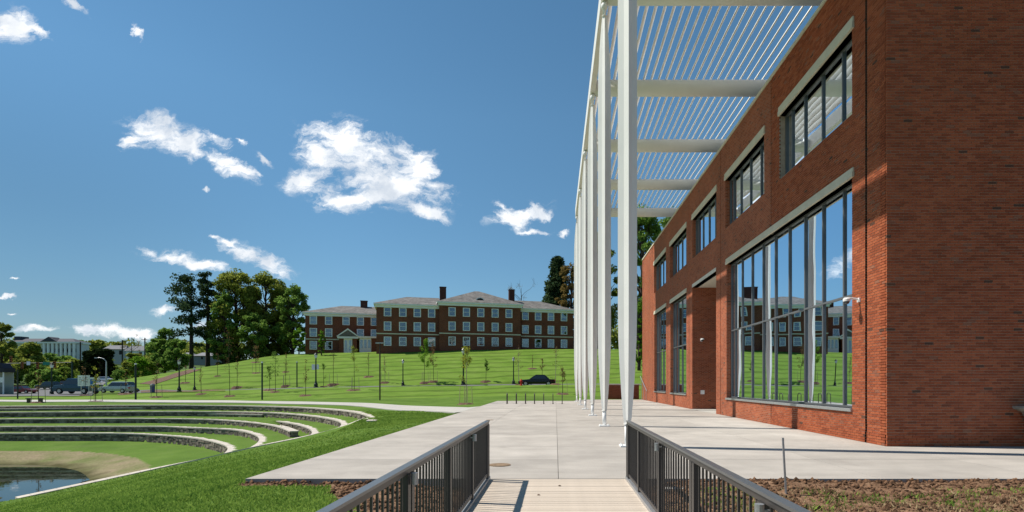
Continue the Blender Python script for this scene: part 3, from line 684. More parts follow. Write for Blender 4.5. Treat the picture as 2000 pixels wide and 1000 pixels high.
# lintels and sills
def lintel(y0, y1, z, h=.33):
    mb = MB(); mb.box(FX-.07, FX+.33, y0-.12, y1+.02, z, z+h*.5); mb.box(FX-.05, FX+.33, y0-.12, y1+.02, z+h*.5+.012, z+h); mb.box(FX-.03, FX+.33, y0-.118, y1+.018, z+h*.5, z+h*.5+.012)
    mb.build('lintel', M['cream'], bld)
for u in ups: lintel(u[0], u[1], 11.9)
for u in (big, g4, g5): lintel(u[0], u[1], 7.6, .27)
def window(op, cols, trans=None, d=.28, sill=True):
    y0, y1, z0, z1 = op; mb = MB(); xg = FX+d
    for a, b, c, e in ((y0, y0+.06, z0, z1), (y1-.06, y1, z0, z1)): mb.box(xg-.06, xg+.05, a, b, c, e)
    mb.box(xg-.06, xg+.05, y0+.06, y1-.06, z0, z0+.06); mb.box(xg-.06, xg+.05, y0+.06, y1-.06, z1-.06, z1)
    w = mb.build('window', M['alu'], bld)
    for c in cols:
        mb = MB(); mb.box(xg-.055, xg+.05, c-.03, c+.03, z0+.06, z1-.06); mb.build('mullion', M['alu'], w)
    edges = [y0+.06]+list(cols)+[y1-.06]; zz = [z0+.06]+([trans] if trans else [])+[z1-.06]
    if trans: mb = MB(); mb.box(xg-.06, xg+.045, y0+.06, y1-.06, trans-.03, trans+.03); mb.build('transom', M['alu'], w)
    for a, b in zip(edges, edges[1:]):
        for c, e in zip(zz, zz[1:]):
            j = random.uniform(-.0035, .0035); k = random.uniform(-.002, .002); mb = MB()
            mb.hexa([(xg-j,a+.02,c),(xg+j,b-.02,c),(xg+j+.01,b-.02,c),(xg-j+.01,a+.02,c),(xg-j+k,a+.02,e),(xg+j+k,b-.02,e),(xg+j+k+.01,b-.02,e),(xg-j+k+.01,a+.02,e)])
            mb.build('pane', M['glass'], w)
    if sill: mb = MB(); mb.box(FX-.06, xg-.06, y0-.02, y1+.02, z0-.09, z0); mb.build('sill', M['galv'], w)
    return w
for i, u in enumerate(ups): window(u, [u[0]+1.0, u[0]+2.32, u[0]+3.64, u[0]+4.7][:4], sill=False)
window(big, [17.3+1.345*i for i in range(8)]+[27.75], 4.27)
for g in (g4, g5): window(g, [g[0]+1.0, g[0]+2.3, g[0]+3.6, g[0]+4.5], 4.27)
# entrance recess
for ya, yb in ((35.45, 35.75), (29.9, 30.2)):
    mb = MB(); mb.box(FX+.34, 11.2, ya, yb, -.1, 7.9); mb.build('recess_wall', M['brickwork'], bld)
mb = MB(); mb.box(FX-.02, 11.2, 30.2, 35.45, 7.65, 7.85); mb.build('soffit', M['soffit'], bld)
mb = MB(); mb.box(FX-.06, 11.2, 30.1, 35.5, -.1, .012); mb.build('threshold', M['pathc'], bld)
mb = MB(); mb.box(11.2, 11.3, 30.2, 35.45, 0, 7.65)
dr = mb.build('entrance_door', M['alu'], bld)
for a in (30.4, 31.9, 33.4): 
    mb = MB(); mb.box(11.18, 11.195, a, a+1.4, .1, 2.4); mb.box(11.18, 11.195, a, a+1.4, 2.5, 7.4); mb.build('pane', M['glass'], dr)
mb = MB(); mb.box(PX(1368,35.45), PX(1375.5,35.45), 35.38, 35.448, PZ(770,35.45), PZ(762,35.45)); tag(mb.build('outlet_cover', M['white'], bld), 'small white square cover plate')
def dome_camera(loc, label, wall):
    t = thing('security_camera', label, 'camera', loc)
    mb = MB(); x, y, z = loc
    if wall == 'x':
        mb.box(x-.04, x, y-.06, y+.06, z-.06, z+.06); mb.tube([(x-.03,y,z+.02), (x-.25,y,z+.05), (x-.33,y,z+.03)], [.03,.03,.05], 8)
        mb.lathe([(.095,-.04),(.1,.02),(.07,.06),(.01,.07)], (x-.36, y, z), 12); mb.build('bracket', M['white'], t)
        mb = MB(); mb.lathe([(.005,-.12),(.05,-.105),(.07,-.075),(.08,-.041)], (x-.36, y, z), 12); mb.build('dome', M['carglass'], t, True)
    else:
        mb.tube([(x,y,z), (x,y-.12,z)], [.11,.1], 10); mb.lathe([(.12,.0),(.11,.08),(.02,.1)], (x, y-.14, z), 12); mb.build('bracket', M['white'], t)
        mb = MB(); mb.lathe([(.005,-.1),(.06,-.08),(.09,-.04),(.1,-.001)], (x, y-.14, z), 12); mb.build('dome', M['carglass'], t, True)
dome_camera((FX-.004, 15.95, 4.0), 'white dome security camera on the sunlit brick pier beside the big window', 'x')
dome_camera((PX(1371,35.4), 35.44, PZ(664,35.4)), 'small white dome camera on the shaded brick wall of the entrance recess', 'y')
# block at the right edge by the south wall
t = thing('stone_cheek_block', 'grey stone topped block with a slanting side at the foot of the shaded wall', 'stone block', (12.2, 13.9, 0))
mb = MB(); mb.prism([(11.98,.92),(12.5,0),(14,0),(14,.92)], 'y', 13.7, 14.5); mb.build('body', M['stone'], t)
mb = MB(); mb.prism([(11.78,1.0),(11.95,.92),(14,.92),(14,1.06),(11.78,1.06)], 'y', 13.6, 14.52); mb.build('cap', mat('weathered_stone', (.28,.27,.23), .9, .3, 5, .4, 20), t)

# ------------------------------------------------------------------ pergola
CXC = 1.87; CY = [14.64+6.9*i for i in range(6)]; BZ = 16.53
pg = thing('white_steel_pergola', 'tall white steel pergola of louvres and tapered columns beside the brick building', 'pergola', (CXC, 14.64, 0))
mb = MB(); mb.box(CXC-.13, CXC+.13, 14.3, 49.6, 16.25, 17.0); mb.build('edge_beam', M['steel'], pg)
mb = MB(); mb.box(11.7, 11.9, 14.3, 49.6, 16.5, 16.95); mb.build('inner_beam', M['steel'], pg)
for y in CY:
    mb = MB(); mb.tube([(CXC+.125, y, BZ), (11.75, y, BZ)], .385, 24); cb = mb.build('cross_beam', M['steel'], pg, True)
    mb = MB(); mb.box(11.65, 11.95, y-.12, y+.12, ZT-.7, BZ-.1); mb.build('roof_post', M['steel'], pg)
# louvres
n = 10; wv, th, al = .36, .08, R(58)
x = CXC+.38; k = 0
lm = MB(); ring = []
for j in range(n):
    a = 2*math.pi*j/n; u, v = math.cos(a)*wv/2, math.sin(a)*th/2
    ring.append((u*math.cos(al)-v*math.sin(al), u*math.sin(al)+v*math.cos(al)))
vs = [(r[0], 14.3-14.64, r[1]) for r in ring]+[(r[0], 49.6-14.64, r[1]) for r in ring]
lm.add(vs, [tuple(range(n)), tuple(range(2*n-1, n-1, -1))]+[(i, n+i, n+(i+1) % n, (i+1) % n) for i in range(n)])
lme = lm.mesh('louvre', M['steel'], smooth=True)
while x < 11.6:
    link('louvre', lme, pg, (x-CXC, 0, 17.12)); x += .377
# columns: cruciform plates bulging in the middle
prof = [(.60,.085),(.75,.11),(1.3,.155),(2.0,.2),(2.8,.238),(3.6,.25),(12.4,.25),(13.4,.235),(14.4,.19),(15.2,.13),(15.65,.085)]
def column_mesh(cm):
    vs = []; fs = []; n = len(prof)
    for z, w in prof:
        k = .60   # four pointed section, sides folded slightly inward
        for q in range(4):
            a = q*math.pi/2; vs.append((w*math.cos(a), w*math.sin(a), z)); b = a+math.pi/4; vs.append((w*k*math.cos(b), w*k*math.sin(b), z))
    for i in range(n-1):
        for q in range(8): fs.append((i*8+q, i*8+(q+1) % 8, (i+1)*8+(q+1) % 8, (i+1)*8+q))
    fs += [tuple(range(7, -1, -1)), tuple(range((n-1)*8, n*8))]; cm.add(vs, fs)
cm = MB(); column_mesh(cm); cm.tube([(0,0,.57),(0,0,.6)], .1, 12); cm.tube([(0,0,15.65),(0,0,15.68)], .1, 12); cme = cm.mesh('column', M['steel'])
st = MB(); st.tube([(0,0,.04),(0,0,.57)], .075, 14); stm = st.mesh('stub', M['white'], smooth=True); st = MB(); st.tube([(0,0,15.68),(0,0,16.25)], .06, 12); st.lathe([(.06,15.9),(.12,15.97),(.13,16.05),(.12,16.13),(.06,16.2)], (0,0,0), 12); sme = st.mesh('pin_joint', M['white'], smooth=True)
bp_ = MB(); bp_.box(-.2,.2,-.2,.2,.002,.04)
for a in (-.15,.15):
    for b in (-.15,.15): bp_.tube([(a,b,.04),(a,b,.075)], .018, 6)
bpm = bp_.mesh('base_plate', M['white'])
for y in CY:
    c = link('column', cme, pg, (0, y-14.64, 0)); link('pin_joint', sme, c, (0,0,0)); link('stub', stm, c, (0,0,0)); link('base_plate', bpm, c, (0,0,0))

# ------------------------------------------------------------------ boardwalk and railings
bw = MB()
for x in (-1.1, -.4, .4, 1.15): bw.box(x-.05, x+.05, -3, 9.68, -.3, -.05)
bwo = bw.build('boardwalk', M['rail']); bwo['kind'] = 'structure'
mb = MB(); mb.box(-1.12, 1.2, -.0665, .0665, -.03, 0); dme = mb.mesh('deck_board', M['deck'])
y = 9.61; i = 0
while y > -2.9:
    link('deck_board', dme, bwo, (0, y, random.uniform(-.001, .001))); y -= .14
def railing(x, posts, label, inner, lights):
    t = thing('deck_railing', label, 'railing', (x, 9.6, 0)); z = 1.0; s = inner
    y1 = 9.66; y0 = -1.5
    mb = MB(); mb.box(x-.032, x+.032, y0, y1, z-.01, z+.01); mb.build('handrail_cap', M['cap'], t)
    mb = MB(); mb.box(x-.02, x+.02, y0, y1, z-.055, z-.013); mb.build('top_rail', M['rail'], t)
    mb = MB(); mb.box(x-.02, x+.02, y0, y1, .09, .125); mb.build('bottom_rail', M['rail'], t)
    mb = MB(); mb.box(x-s*.0-.045, x+.045, y0, y1, .002, .05); mb.build('toe_kerb', M['galv'], t)
    pm = MB(); pm.box(-.03, .03, -.04, .04, -.2, z-.056); pme = pm.mesh('post', M['rail'])
    for p in posts: link('post', pme, t, (0, p-9.6, 0))
    bm2 = MB(); bm2.box(-.008, .008, -.008, .008, .126, z-.056); bme2 = bm2.mesh('baluster', M['rail'])
    ps = sorted(posts)
    for a, b in zip(ps, ps[1:]):
        n = max(1, round((b-a)/.118)); 
        if b-a < .3: continue
        for k in range(1, n): link('baluster', bme2, t, (0, a+(b-a)*k/n-9.6, 0))
    for p in lights:
        mb = MB(); mb.tube([(x+s*.06, p-.09, .86), (x+s*.06, p-.09, .95)], .028, 10); mb.box(min(x, x+s*.06), max(x, x+s*.06), p-.1, p-.08, .9, .915); mb.build('rail_light', M['galv'], t)
railing(-1.16, [9.62, 9.45, 7.75, 6.1, 4.48, 4.36, 2.85, 1.2, -.4], 'left hand dark metal railing of the boardwalk', 1, [4.48, 7.75])
railing(1.24, [9.62, 9.45, 8.28, 6.65, 5.07, 4.97, 3.35, 1.7, 0], 'right hand dark metal railing of the boardwalk', -1, [6.65, 3.35])

# manhole, drain
def disc(name, px, py, r, label, cat):
    Y = F*EYE/(py-HY); X = PX(px, Y); mb = MB(); mb.lathe([(r,.0),(r,.012),(r-.03,.014),(r-.05,.010),(.01,.010)], (X,Y,.0), 24)
    o = mb.build(name, mat('rusty_iron_'+name, (.22,.15,.09), .8, .2, 8, .4, 40)); tag(o, label, cat)
disc('manhole_cover', 976, 908.5, .22, 'round rusty manhole cover in the plaza just past the left railing', 'manhole cover')
disc('drain_cover', 957, 820.5, .16, 'small dark round drain cover in the plaza beyond the railing', 'drain cover')
# leaning pole in the soil
x, y = PX(1537, 8.35), 8.35; z = PZ(971, 8.35)
mb = MB(); mb.tube([(x, y, z-.2), (PX(1529,8.35), y, PZ(855,8.35))], .017, 8); o = mb.build('survey_pole', M['galv']); tag(o, 'thin leaning galvanised pole stuck in the bare soil', 'pole')
# low concrete headwall in the bed
t = thing('concrete_headwall', 'low concrete headwall with dark opening in the soil bed behind the right railing', 'headwall', (PX(1345,8.8), 8.8, -.3))
mb = MB(); mb.box(PX(1283,9.0), PX(1342,9.0), 8.9, 9.05, -.32, -.02); mb.box(PX(1352,8.7), PX(1398,8.7), 8.6, 8.75, -.35, -.05); mb.box(PX(1342,8.9), PX(1352,8.9), 8.6, 9.05, -.35, -.04); mb.build('cap', M['pathc'], t)
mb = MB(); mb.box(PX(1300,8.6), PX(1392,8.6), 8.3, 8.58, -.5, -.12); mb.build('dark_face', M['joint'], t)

# ------------------------------------------------------------------ bike racks
mb = MB(); mb.tube([(0,-.32,-.05),(0,-.32,.68),(0,-.27,.78),(0,-.17,.83),(0,.17,.83),(0,.27,.78),(0,.32,.68),(0,.32,-.05)], .03, 8); rme = mb.mesh('bike_rack', M['rail'], smooth=True)
mb = MB(); mb.tube([(0,-.32,0),(0,-.32,.012)], .075, 10); mb.tube([(0,.32,0),(0,.32,.012)], .075, 10); fme = mb.mesh('foot_plate', M['rail'])
nth = ['leftmost', 'second from the left', 'third from the left', 'middle', 'third from the right', 'second from the right', 'rightmost']
for i, px in enumerate([990.5, 1008.5, 1026.5, 1044, 1062, 1080, 1098]):
    o = link('bike_rack', rme, None, (PX(px, 44.8), 44.8, .0)); tag(o, nth[i]+' of seven dark hoop bike racks at the far plaza edge', 'bike rack', 'hoop bike racks in a row on the plaza'); link('foot_plate', fme, o, (0,0,0))
# ------------------------------------------------------------------ low brick wall and steps at the far end
t = thing('low_brick_wall', 'low brown brick retaining wall with pale coping at the far plaza end', 'wall', (PX(1230,56.4), 56.6, 0))
mb = MB(); mb.box(PX(1186,56.4), FX-.25, 56.4, 56.7, -.2, 1.45); mb.build('brick_face', M['dorm_brick'], t)
mb = MB(); mb.box(PX(1184,56.4), FX-.2, 56.36, 56.74, 1.45, 1.53); mb.build('coping', M['stonecap'], t)
t = thing('stair_handrail', 'sloping metal handrail where the low brick wall meets the building', 'handrail', (8.4, 55, 0))
mb = MB(); mb.tube([(8.52,52.6,.9),(8.42,55.9,2.3)], .03, 8); mb.build('rail', M['galv'], t)
for y, z in ((52.8,.95),(54.3,1.6),(55.7,2.2)): mb = MB(); mb.tube([(8.5,y,-.05),(8.48,y,z)], .025, 8); mb.build('post', M['galv'], t)


#PART2
# ------------------------------------------------------------------ far dormitory block
DA = R(15.0); dorm = thing('brick_dormitory', 'long three storey brick dormitory with hip roofs and white cornices on the hilltop', 'building', (-23.2, 112, 8.0), rot=DA, local=True)
def S_of(px, d=0):   # distance along the front for a picture column, at setback d
    r_ = (px-CX)/F; c, s = math.cos(DA), math.sin(DA)
    return (-(-23.2-s*d)+r_*(112+c*d))/(c-r_*s)
def Z_of(py, s, d=0): return EYE+(HY-py)/F*(112+math.sin(DA)*s+math.cos(DA)*d)-8.0
wm = MB(); fw, fh = 1.42, 1.78
wm.box(-fw/2, -fw/2+.16, -.06, .04, 0, fh); wm.box(fw/2-.16, fw/2, -.06, .04, 0, fh); wm.box(-fw/2+.16, fw/2-.16, -.06, .04, 0, .12); wm.box(-fw/2+.16, fw/2-.16, -.06, .04, fh-.12, fh); wm.box(-fw/2+.16, fw/2-.16, -.05, .02, fh*.5-.03, fh*.5+.03)
wme = wm.mesh('window', M['white'])
pn = MB(); pn.box(-fw/2+.16, fw/2-.16, .0, .01, .12, fh*.5-.03); pme1 = pn.mesh('pane', M['far_glass'])
pn = MB(); pn.box(-fw/2+.16, fw/2-.16, -.01, .0, fh*.5+.03, fh-.12); pme2 = pn.mesh('pane', M['far_glass'])
pn = MB(); pn.box(-fw/2+.16, fw/2-.16, .03, .04, .3, fh-.12); bld_me = pn.mesh('blind', mat('window_blind', (.66,.68,.66), .8))
def dwin(s, d, z):
    w = link('window', wme, dorm, (s, d-.0, z)); link('pane', pme1, w, (0,0,0)); link('pane', pme2, w, (0,0,0))
    if random.random() < .45: b = link('blind', bld_me, w, (0,0,random.choice([0, .0, .35]))); b.scale.z = random.choice([1, .7, .9])
def block(s0, s1, d, ztop, zrow, cols, depth=11, ridge=3.2, hipl=5, hipr=5, belt=None):
    holes = [(s-.58, s+.58, z+.08, z+fh-.08) for s in cols for z in zrow]
    mb = MB(); zs = sorted({-1.5, ztop-.75, *[v for h in holes for v in h[2:]]}); xsq = sorted({s0, s1, *[v for h in holes for v in h[:2]]})
    for a, b in zip(xsq, xsq[1:]):
        for c, e in zip(zs, zs[1:]):
            if not any(h[0]-1e-6 <= a and b <= h[1]+1e-6 and h[2]-1e-6 <= c and e <= h[3]+1e-6 for h in holes): mb.box(a, b, d, d+.35, c, e)
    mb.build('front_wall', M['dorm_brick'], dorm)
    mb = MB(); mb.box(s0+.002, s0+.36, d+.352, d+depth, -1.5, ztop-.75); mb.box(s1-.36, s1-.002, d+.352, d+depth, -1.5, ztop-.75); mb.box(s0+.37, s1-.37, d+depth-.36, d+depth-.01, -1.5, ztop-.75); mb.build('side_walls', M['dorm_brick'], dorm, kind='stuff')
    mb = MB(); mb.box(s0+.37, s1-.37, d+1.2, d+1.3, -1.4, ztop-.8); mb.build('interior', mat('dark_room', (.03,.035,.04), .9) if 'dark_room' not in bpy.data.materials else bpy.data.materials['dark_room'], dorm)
    mb = MB(); mb.box(s0-.25, s1+.25, d-.28, d+depth+.2, ztop-.75, ztop-.3); mb.box(s0-.5, s1+.5, d-.52, d+depth+.45, ztop-.298, ztop); mb.build('cornice', M['white'], dorm)
    mb = MB(); y0, y1 = d-.55, d+depth+.5; ym = (y0+y1)/2; zr = ztop+ridge; a, b = s0-.52+hipl, s1+.52-hipr
    if a > b: a = b = (a+b)/2
    mb.add([(s0-.52,y0,ztop+.002),(s1+.52,y0,ztop+.002),(s1+.52,y1,ztop+.002),(s0-.52,y1,ztop+.002),(a,ym,zr),(b,ym,zr)], [(0,1,5,4),(1,2,5),(2,3,4,5),(3,0,4),(3,2,1,0)]); mb.build('roof', M['roof'], dorm)
    if belt: mb = MB(); mb.box(s0-.03, s1+.03, d-.06, d-.002, belt, belt+.22); mb.build('belt_course', M['cream'], dorm)
    for s in cols:
        for z in zrow: dwin(s, d, z)
RW = [15.0-8, 12.15-8, 9.15-8]
cc_ = [S_of(p) for p in (883, 911, 939, 967, 994)]
sC0, sC1 = S_of(858), S_of(1017)
block(sC0, sC1, 0, 9.85, RW, cc_, 13, 3.4, 8.3, 8.3, belt=3.45)
s0, s1 = S_of(735, .9), S_of(858, .9)-.05
block(s0, s1, .9, 9.2, [6.72, 3.9, .95], [S_of(p, .9) for p in (757, 786.7, 815, 843)], 11.5, 2.3, 6.3, .2, belt=3.2)
s2, s3 = S_of(1017.5, 1.6)+.03, S_of(1119, 1.6)
block(s2, s3, 1.6, 9.3, [6.85, 4.0, 1.15], [S_of(p, 1.6) for p in (1026, 1051, 1076, 1101.5)], 11, 2.4, .2, 6.5, belt=3.35)
s4, s5 = S_of(596, 11), S_of(742, 11)
block(s4, s5, 11, 8.25, [5.75, 3.2, .55], [S_of(p, 11) for p in (612, 642)], 11, 2.2, 7, .2, belt=2.6)
for p in (676, 704, 731): dwin(S_of(p, 11), 10.93, 5.75)
for p in (704, 731): dwin(S_of(p, 11), 10.93, 3.2)
def chimney(px, d, w, ztop, zb):
    s = S_of(px, d); mb = MB(); mb.box(s-w/2, s+w/2, d-.5, d+.5, zb, ztop); mb.box(s-w/2-.06, s+w/2+.06, d-.56, d+.56, ztop, ztop+.15); mb.build('chimney', M['darkbrick'], dorm)
chimney(865, 6, 1.3, Z_of(562, S_of(865,6), 6), 9.5); chimney(999, 6, 1.2, Z_of(567, S_of(999,6), 6), 9.5); chimney(711, 16, 1.4, Z_of(589, S_of(711,16), 16), 8)
# arched roof vent on the middle block
mid = (sC0+sC1)/2; mb = MB(); arc = [(mid+.95*math.cos(a), 10.35+.8*math.sin(a)) for a in np.linspace(0, math.pi, 9)]
mb.prism(arc, 'y', 1.0, 3.2); mb.build('dormer', M['white'], dorm)
mb = MB(); arc = [(mid+.75*math.cos(a), 10.4+.6*math.sin(a)) for a in np.linspace(0, math.pi, 9)]; mb.prism(arc, 'y', .95, .99); mb.build('dormer_vent', M['tyre'], dorm)
# porch with pediment, and the bay beside it
d = 9.0; sa, sb_ = S_of(662, d), S_of(697, d)
mb = MB(); mb.prism([(sa-.3, Z_of(657, sa, d)), (sb_+.3, Z_of(657, sa, d)), ((sa+sb_)/2, Z_of(643, sa, d))], 'y', d-.2, 11); mb.build('pediment', M['roof'], dorm)
mb = MB(); zt = Z_of(657, sa, d); mb.box(sa-.3, sb_+.3, d-.25, 11, zt-.4, zt-.002); mb.prism([(sa-.5, zt), (sa-.2, zt), ((sa+sb_)/2, zt+1.35), (sb_+.2, zt), (sb_+.5, zt), ((sa+sb_)/2, zt+1.7)], 'y', d-.32, d-.22); mb.build('pediment_trim', M['white'], dorm)
mb = MB(); mb.box(sa, sa+.9, d, 11, -1, zt-.41); mb.box(sb_-.9, sb_, d, 11, -1, zt-.41); mb.build('porch_wall', M['dorm_brick'], dorm, kind='stuff')
mb = MB(); mb.box(sa+.901, sb_-.901, d+.1, d+.2, -.6, zt-.42); pd = mb.build('porch_door', M['white'], dorm)
for i in range(2):
    w_ = (sb_-sa-1.8)/2; mb = MB(); mb.box(sa+.9+w_*i+.25, sa+.9+w_*(i+1)-.25, d+.07, d+.095, .3, zt-.75); mb.build('pane', M['far_glass'], pd)
sa, sb_ = S_of(698, d), S_of(735, d); zt = Z_of(656.5, sa, d); mb = MB(); mb.box(sa, sb_+.3, d-.1, 11, zt-.35, zt); mb.build('porch_cornice', M['white'], dorm)
mb = MB(); mb.box(sa+.4, sb_, d+.3, 11, -1, zt-.351); mb.build('porch_bay', M['dorm_brick'], dorm)
mb = MB(); a = S_of(702, d); b = S_of(725, d); mb.box(a, b, d+.2, d+.29, -.2, zt-.36); pd = mb.build('bay_window', M['white'], dorm)
for i in range(3): mb = MB(); w_ = (b-a)/3; mb.box(a+w_*i+.15, a+w_*(i+1)-.15, d+.17, d+.195, .9, zt-.7); mb.build('pane', M['far_glass'], pd)

# ------------------------------------------------------------------ trees
def leaves(cl, n, size, seed, flat=0):
    """cl: list of (x,y,z,rx,rz); n leaves per unit; quads spread through the clumps"""
    r = np.random.default_rng(seed); cl = np.array(cl); idx = r.integers(0, len(cl), n); c = cl[idx]
    d = r.normal(size=(n, 3)); d /= np.linalg.norm(d, axis=1)[:,None]; rad = r.random(n)**.45
    p = c[:,:3]+d*rad[:,None]*np.stack([c[:,3], c[:,3], c[:,4]], 1)
    a = r.normal(size=(n, 3)); a[:,2] *= (1-flat); a /= np.linalg.norm(a, axis=1)[:,None]
    b = r.normal(size=(n, 3)); b[:,2] *= (1-flat); b -= (a*b).sum(1)[:,None]*a; b /= np.linalg.norm(b, axis=1)[:,None]
    s = size*(.6+.8*r.random(n))[:,None]
    v = np.stack([p-a*s, p-b*s*.6, p+a*s, p+b*s*.6], 1).reshape(-1, 3)
    return v, np.arange(n*4).reshape(-1, 4)
def limb(mb, p, q, r0, r1, rnd, seg=4, wob=.06, n=6):
    p, q = Vector(p), Vector(q); L = (q-p).length; pts = [p]
    for i in range(1, seg): pts.append(p.lerp(q, i/seg)+Vector((rnd.uniform(-1,1), rnd.uniform(-1,1), rnd.uniform(-.4,.4)))*L*wob)
    pts.append(q); mb.tube(pts, [r0+(r1-r0)*i/seg for i in range(seg+1)], n, cap=False); return pts
def big_tree(name, label, px, pb, pt, hw, Y, leafm, seed, cat='tree', group=None, kind='round', n=5200, lsize=.28, clear=.22, zb=None, clumps=34, shape=None):
    """px column, pb base row, pt top row, hw half width in px; Y depth"""
    rnd = random.Random(seed); x = PX(px, Y); z0 = T(x, Y)-.2 if zb is None else zb; ztop = PZ(pt, Y); h = ztop-z0; w = hw/F*Y
    t = thing(name, label, cat, (x, Y, z0), group); tr = MB(); cl = []
    lean = rnd.uniform(-.03, .03)*h
    def axis(f): return Vector((x+lean*f, Y, z0+h*f))
    r0 = max(.12, h*.021)
    tr.tube([axis(0), axis(.12), axis(.35), axis(.6), axis(.85), axis(.97)], [r0*1.3, r0, r0*.8, r0*.5, r0*.22, .03], 8)
    if kind == 'pine':
        for k in range(clumps):
            f = clear+(1-clear)*(k/clumps)**.9; a = rnd.uniform(0, 2*math.pi); spread = w*(1-((f-clear)/(1-clear))**2*.55)*rnd.uniform(.35, 1.05)
            p = axis(f*.95); q = p+Vector((math.cos(a)*spread, math.sin(a)*spread, rnd.uniform(-.02, .1)*h*.6)); limb(tr, p, q, .09, .03, rnd)
            for m_ in (1, .72):
                c = p.lerp(q, m_); cl.append((c.x, c.y, c.z+.2, w*rnd.uniform(.22, .38), w*rnd.uniform(.14, .24)))
        cl.append((*axis(.97), w*.3, w*.2))
    elif kind == 'cone':
        for k in range(clumps):
            f = clear+(1-clear)*(k/clumps); a = k*2.4+rnd.uniform(-.4,.4); spread = w*(1-(f-clear)/(1-clear))*rnd.uniform(.55, 1.1)+.15
            p = axis(f*.97); q = p+Vector((math.cos(a)*spread, math.sin(a)*spread, -.06*spread)); limb(tr, p, q, .06, .02, rnd, 2)
            for m_ in (1, .55): c = p.lerp(q, m_); cl.append((c.x, c.y, c.z, max(.5, w*.24), max(.35, w*.13)))
    else:
        for k in range(int(clumps*1.5)):
            u = rnd.uniform(-1, 1); a = rnd.uniform(0, 2*math.pi); fz = clear+(1-clear)*rnd.uniform(.05, .93)
            prof = math.sin(math.pi*min(1, max(.06, ((fz-clear)/(1-clear))*.86+.12)))**.6
            if shape: prof = shape((fz-clear)/(1-clear))
            rr = w*prof*rnd.uniform(.45, .95); c = Vector((x+math.cos(a)*rr, Y+math.sin(a)*rr*.9, z0+h*fz))
            cs_ = w*rnd.uniform(.15, .33); cs_ = min(cs_, ztop+.3-c.z) if c.z+cs_*.8 > ztop else cs_; cs_ = max(cs_, w*.13)
            cl.append((c.x, c.y, c.z, cs_, cs_*rnd.uniform(.6, .85)))
            limb(tr, axis(max(.1, fz-rnd.uniform(.12, .3))), c, r0*.28, .03, rnd)
        cl.append((*axis(.93), w*.3, h*.07))
    tr.build('trunk', M['bark'], t, True)
    n = int(n*(1.55 if kind == 'round' else 1.4)); lsize *= .95
    v, f = leaves(cl, n, lsize, seed, .2 if kind != 'cone' else .5)
    link('crown', np_mesh('crown', v, f, leafm, off=ORG[t.name]), t)
    return t
G1 = 'tall trees on the hill left of the dormitory'
big_tree('pine_tree', 'tall dark pine with open crown, leftmost on the hill', 374, 700, 537, 44, 122, M['leaf_pine'], 11, group=G1, kind='pine', n=3600, lsize=.26, clear=.38, clumps=26)
big_tree('pine_tree', 'slender tall pine between the leftmost pine and the oaks', 406, 698, 529, 26, 124, M['leaf_pine'], 12, group=G1, kind='pine', n=3000, lsize=.26, clear=.3, clumps=26)
big_tree('oak_tree', 'broad olive green oak, the tallest of the hill group', 462, 696, 523, 50, 124, M['leaf_oak'], 13, group=G1, n=15000, lsize=.25, clear=.05, clumps=66)
big_tree('oak_tree', 'olive green oak in the middle of the hill group', 522, 693, 528, 45, 127, M['leaf_oak'], 14, group=G1, n=13500, lsize=.25, clear=.05, clumps=60)
big_tree('oak_tree', 'green tree at the right end of the hill group, beside the dormitory', 571, 690, 553, 33, 124, M['leaf_green'], 15, group=G1, n=7500, lsize=.24, clear=.08, clumps=44)
big_tree('oak_tree', 'lower olive green oak filling the gap right of the middle oak', 549, 691, 548, 30, 129, M['leaf_oak'], 19, group=G1, n=8000, lsize=.25, clear=.05, clumps=44)
big_tree('oak_tree', 'lower green oak at the left side of the broad oak, by the slender pine', 437, 697, 566, 28, 121, M['leaf_green'], 20, group=G1, n=7000, lsize=.24, clear=.04, clumps=44)
big_tree('small_tree', 'low green tree under the gap between the two oaks', 497, 690, 610, 30, 120, M['leaf_green'], 16, n=5000, lsize=.22, clear=.12, clumps=28)
big_tree('small_tree', 'bright spring green bushy tree at the left dormitory corner', 584, 685, 640, 14, 113, M['leaf_bright'], 17, n=2200, lsize=.16, clear=.08, clumps=20)
big_tree('small_tree', 'narrow bright green columnar tree in front of the dormitory left wing', 628, 687, 644, 7.5, 110, M['leaf_bright'], 18, n=1300, lsize=.13, clear=.1, clumps=22)
G2 = 'trees right of the dormitory'
big_tree('conifer', 'dark pointed conifer right of the dormitory roof', 1092, 685, 498, 52, 140, M['leaf_pine'], 21, group=G2, kind='cone', n=12000, lsize=.34, clear=.04, clumps=80)
big_tree('conifer', 'smaller dark conifer rising just over the dormitory right roof', 1068, 685, 545, 26, 145, M['leaf_pine'], 22, group=G2, kind='cone', n=3500, lsize=.3, clear=.08, clumps=34)
big_tree('russet_tree', 'russet brown leafed tree beside the dark conifer', 1113, 685, 512, 30, 132, M['leaf_brown'], 23, group=G2, n=7500, lsize=.24, clear=.06, clumps=44)
big_tree('tall_tree', 'tall green tree behind the nearest pergola columns', 1166, 690, 452, 46, 128, M['leaf_oak'], 24, group=G2, n=11000, lsize=.27, clear=.12, clumps=44)
big_tree('tall_tree', 'tall green tree seen between the pergola column and the brick building', 1256, 700, 398, 54, 105, M['leaf_green'], 25, group=G2, n=17000, lsize=.23, clear=.1, clumps=60)
big_tree('tall_tree', 'green tree rising behind the brick building parapet', 1312, 700, 402, 44, 112, M['leaf_green'], 26, group=G2, n=9000, lsize=.24, clear=.1, clumps=44)
big_tree('small_tree', 'bright green young tree at the foot of the tall tree by the building', 1248, 720, 590, 17, 88, M['leaf_bright'], 27, n=4200, lsize=.16, clear=.03, clumps=36)
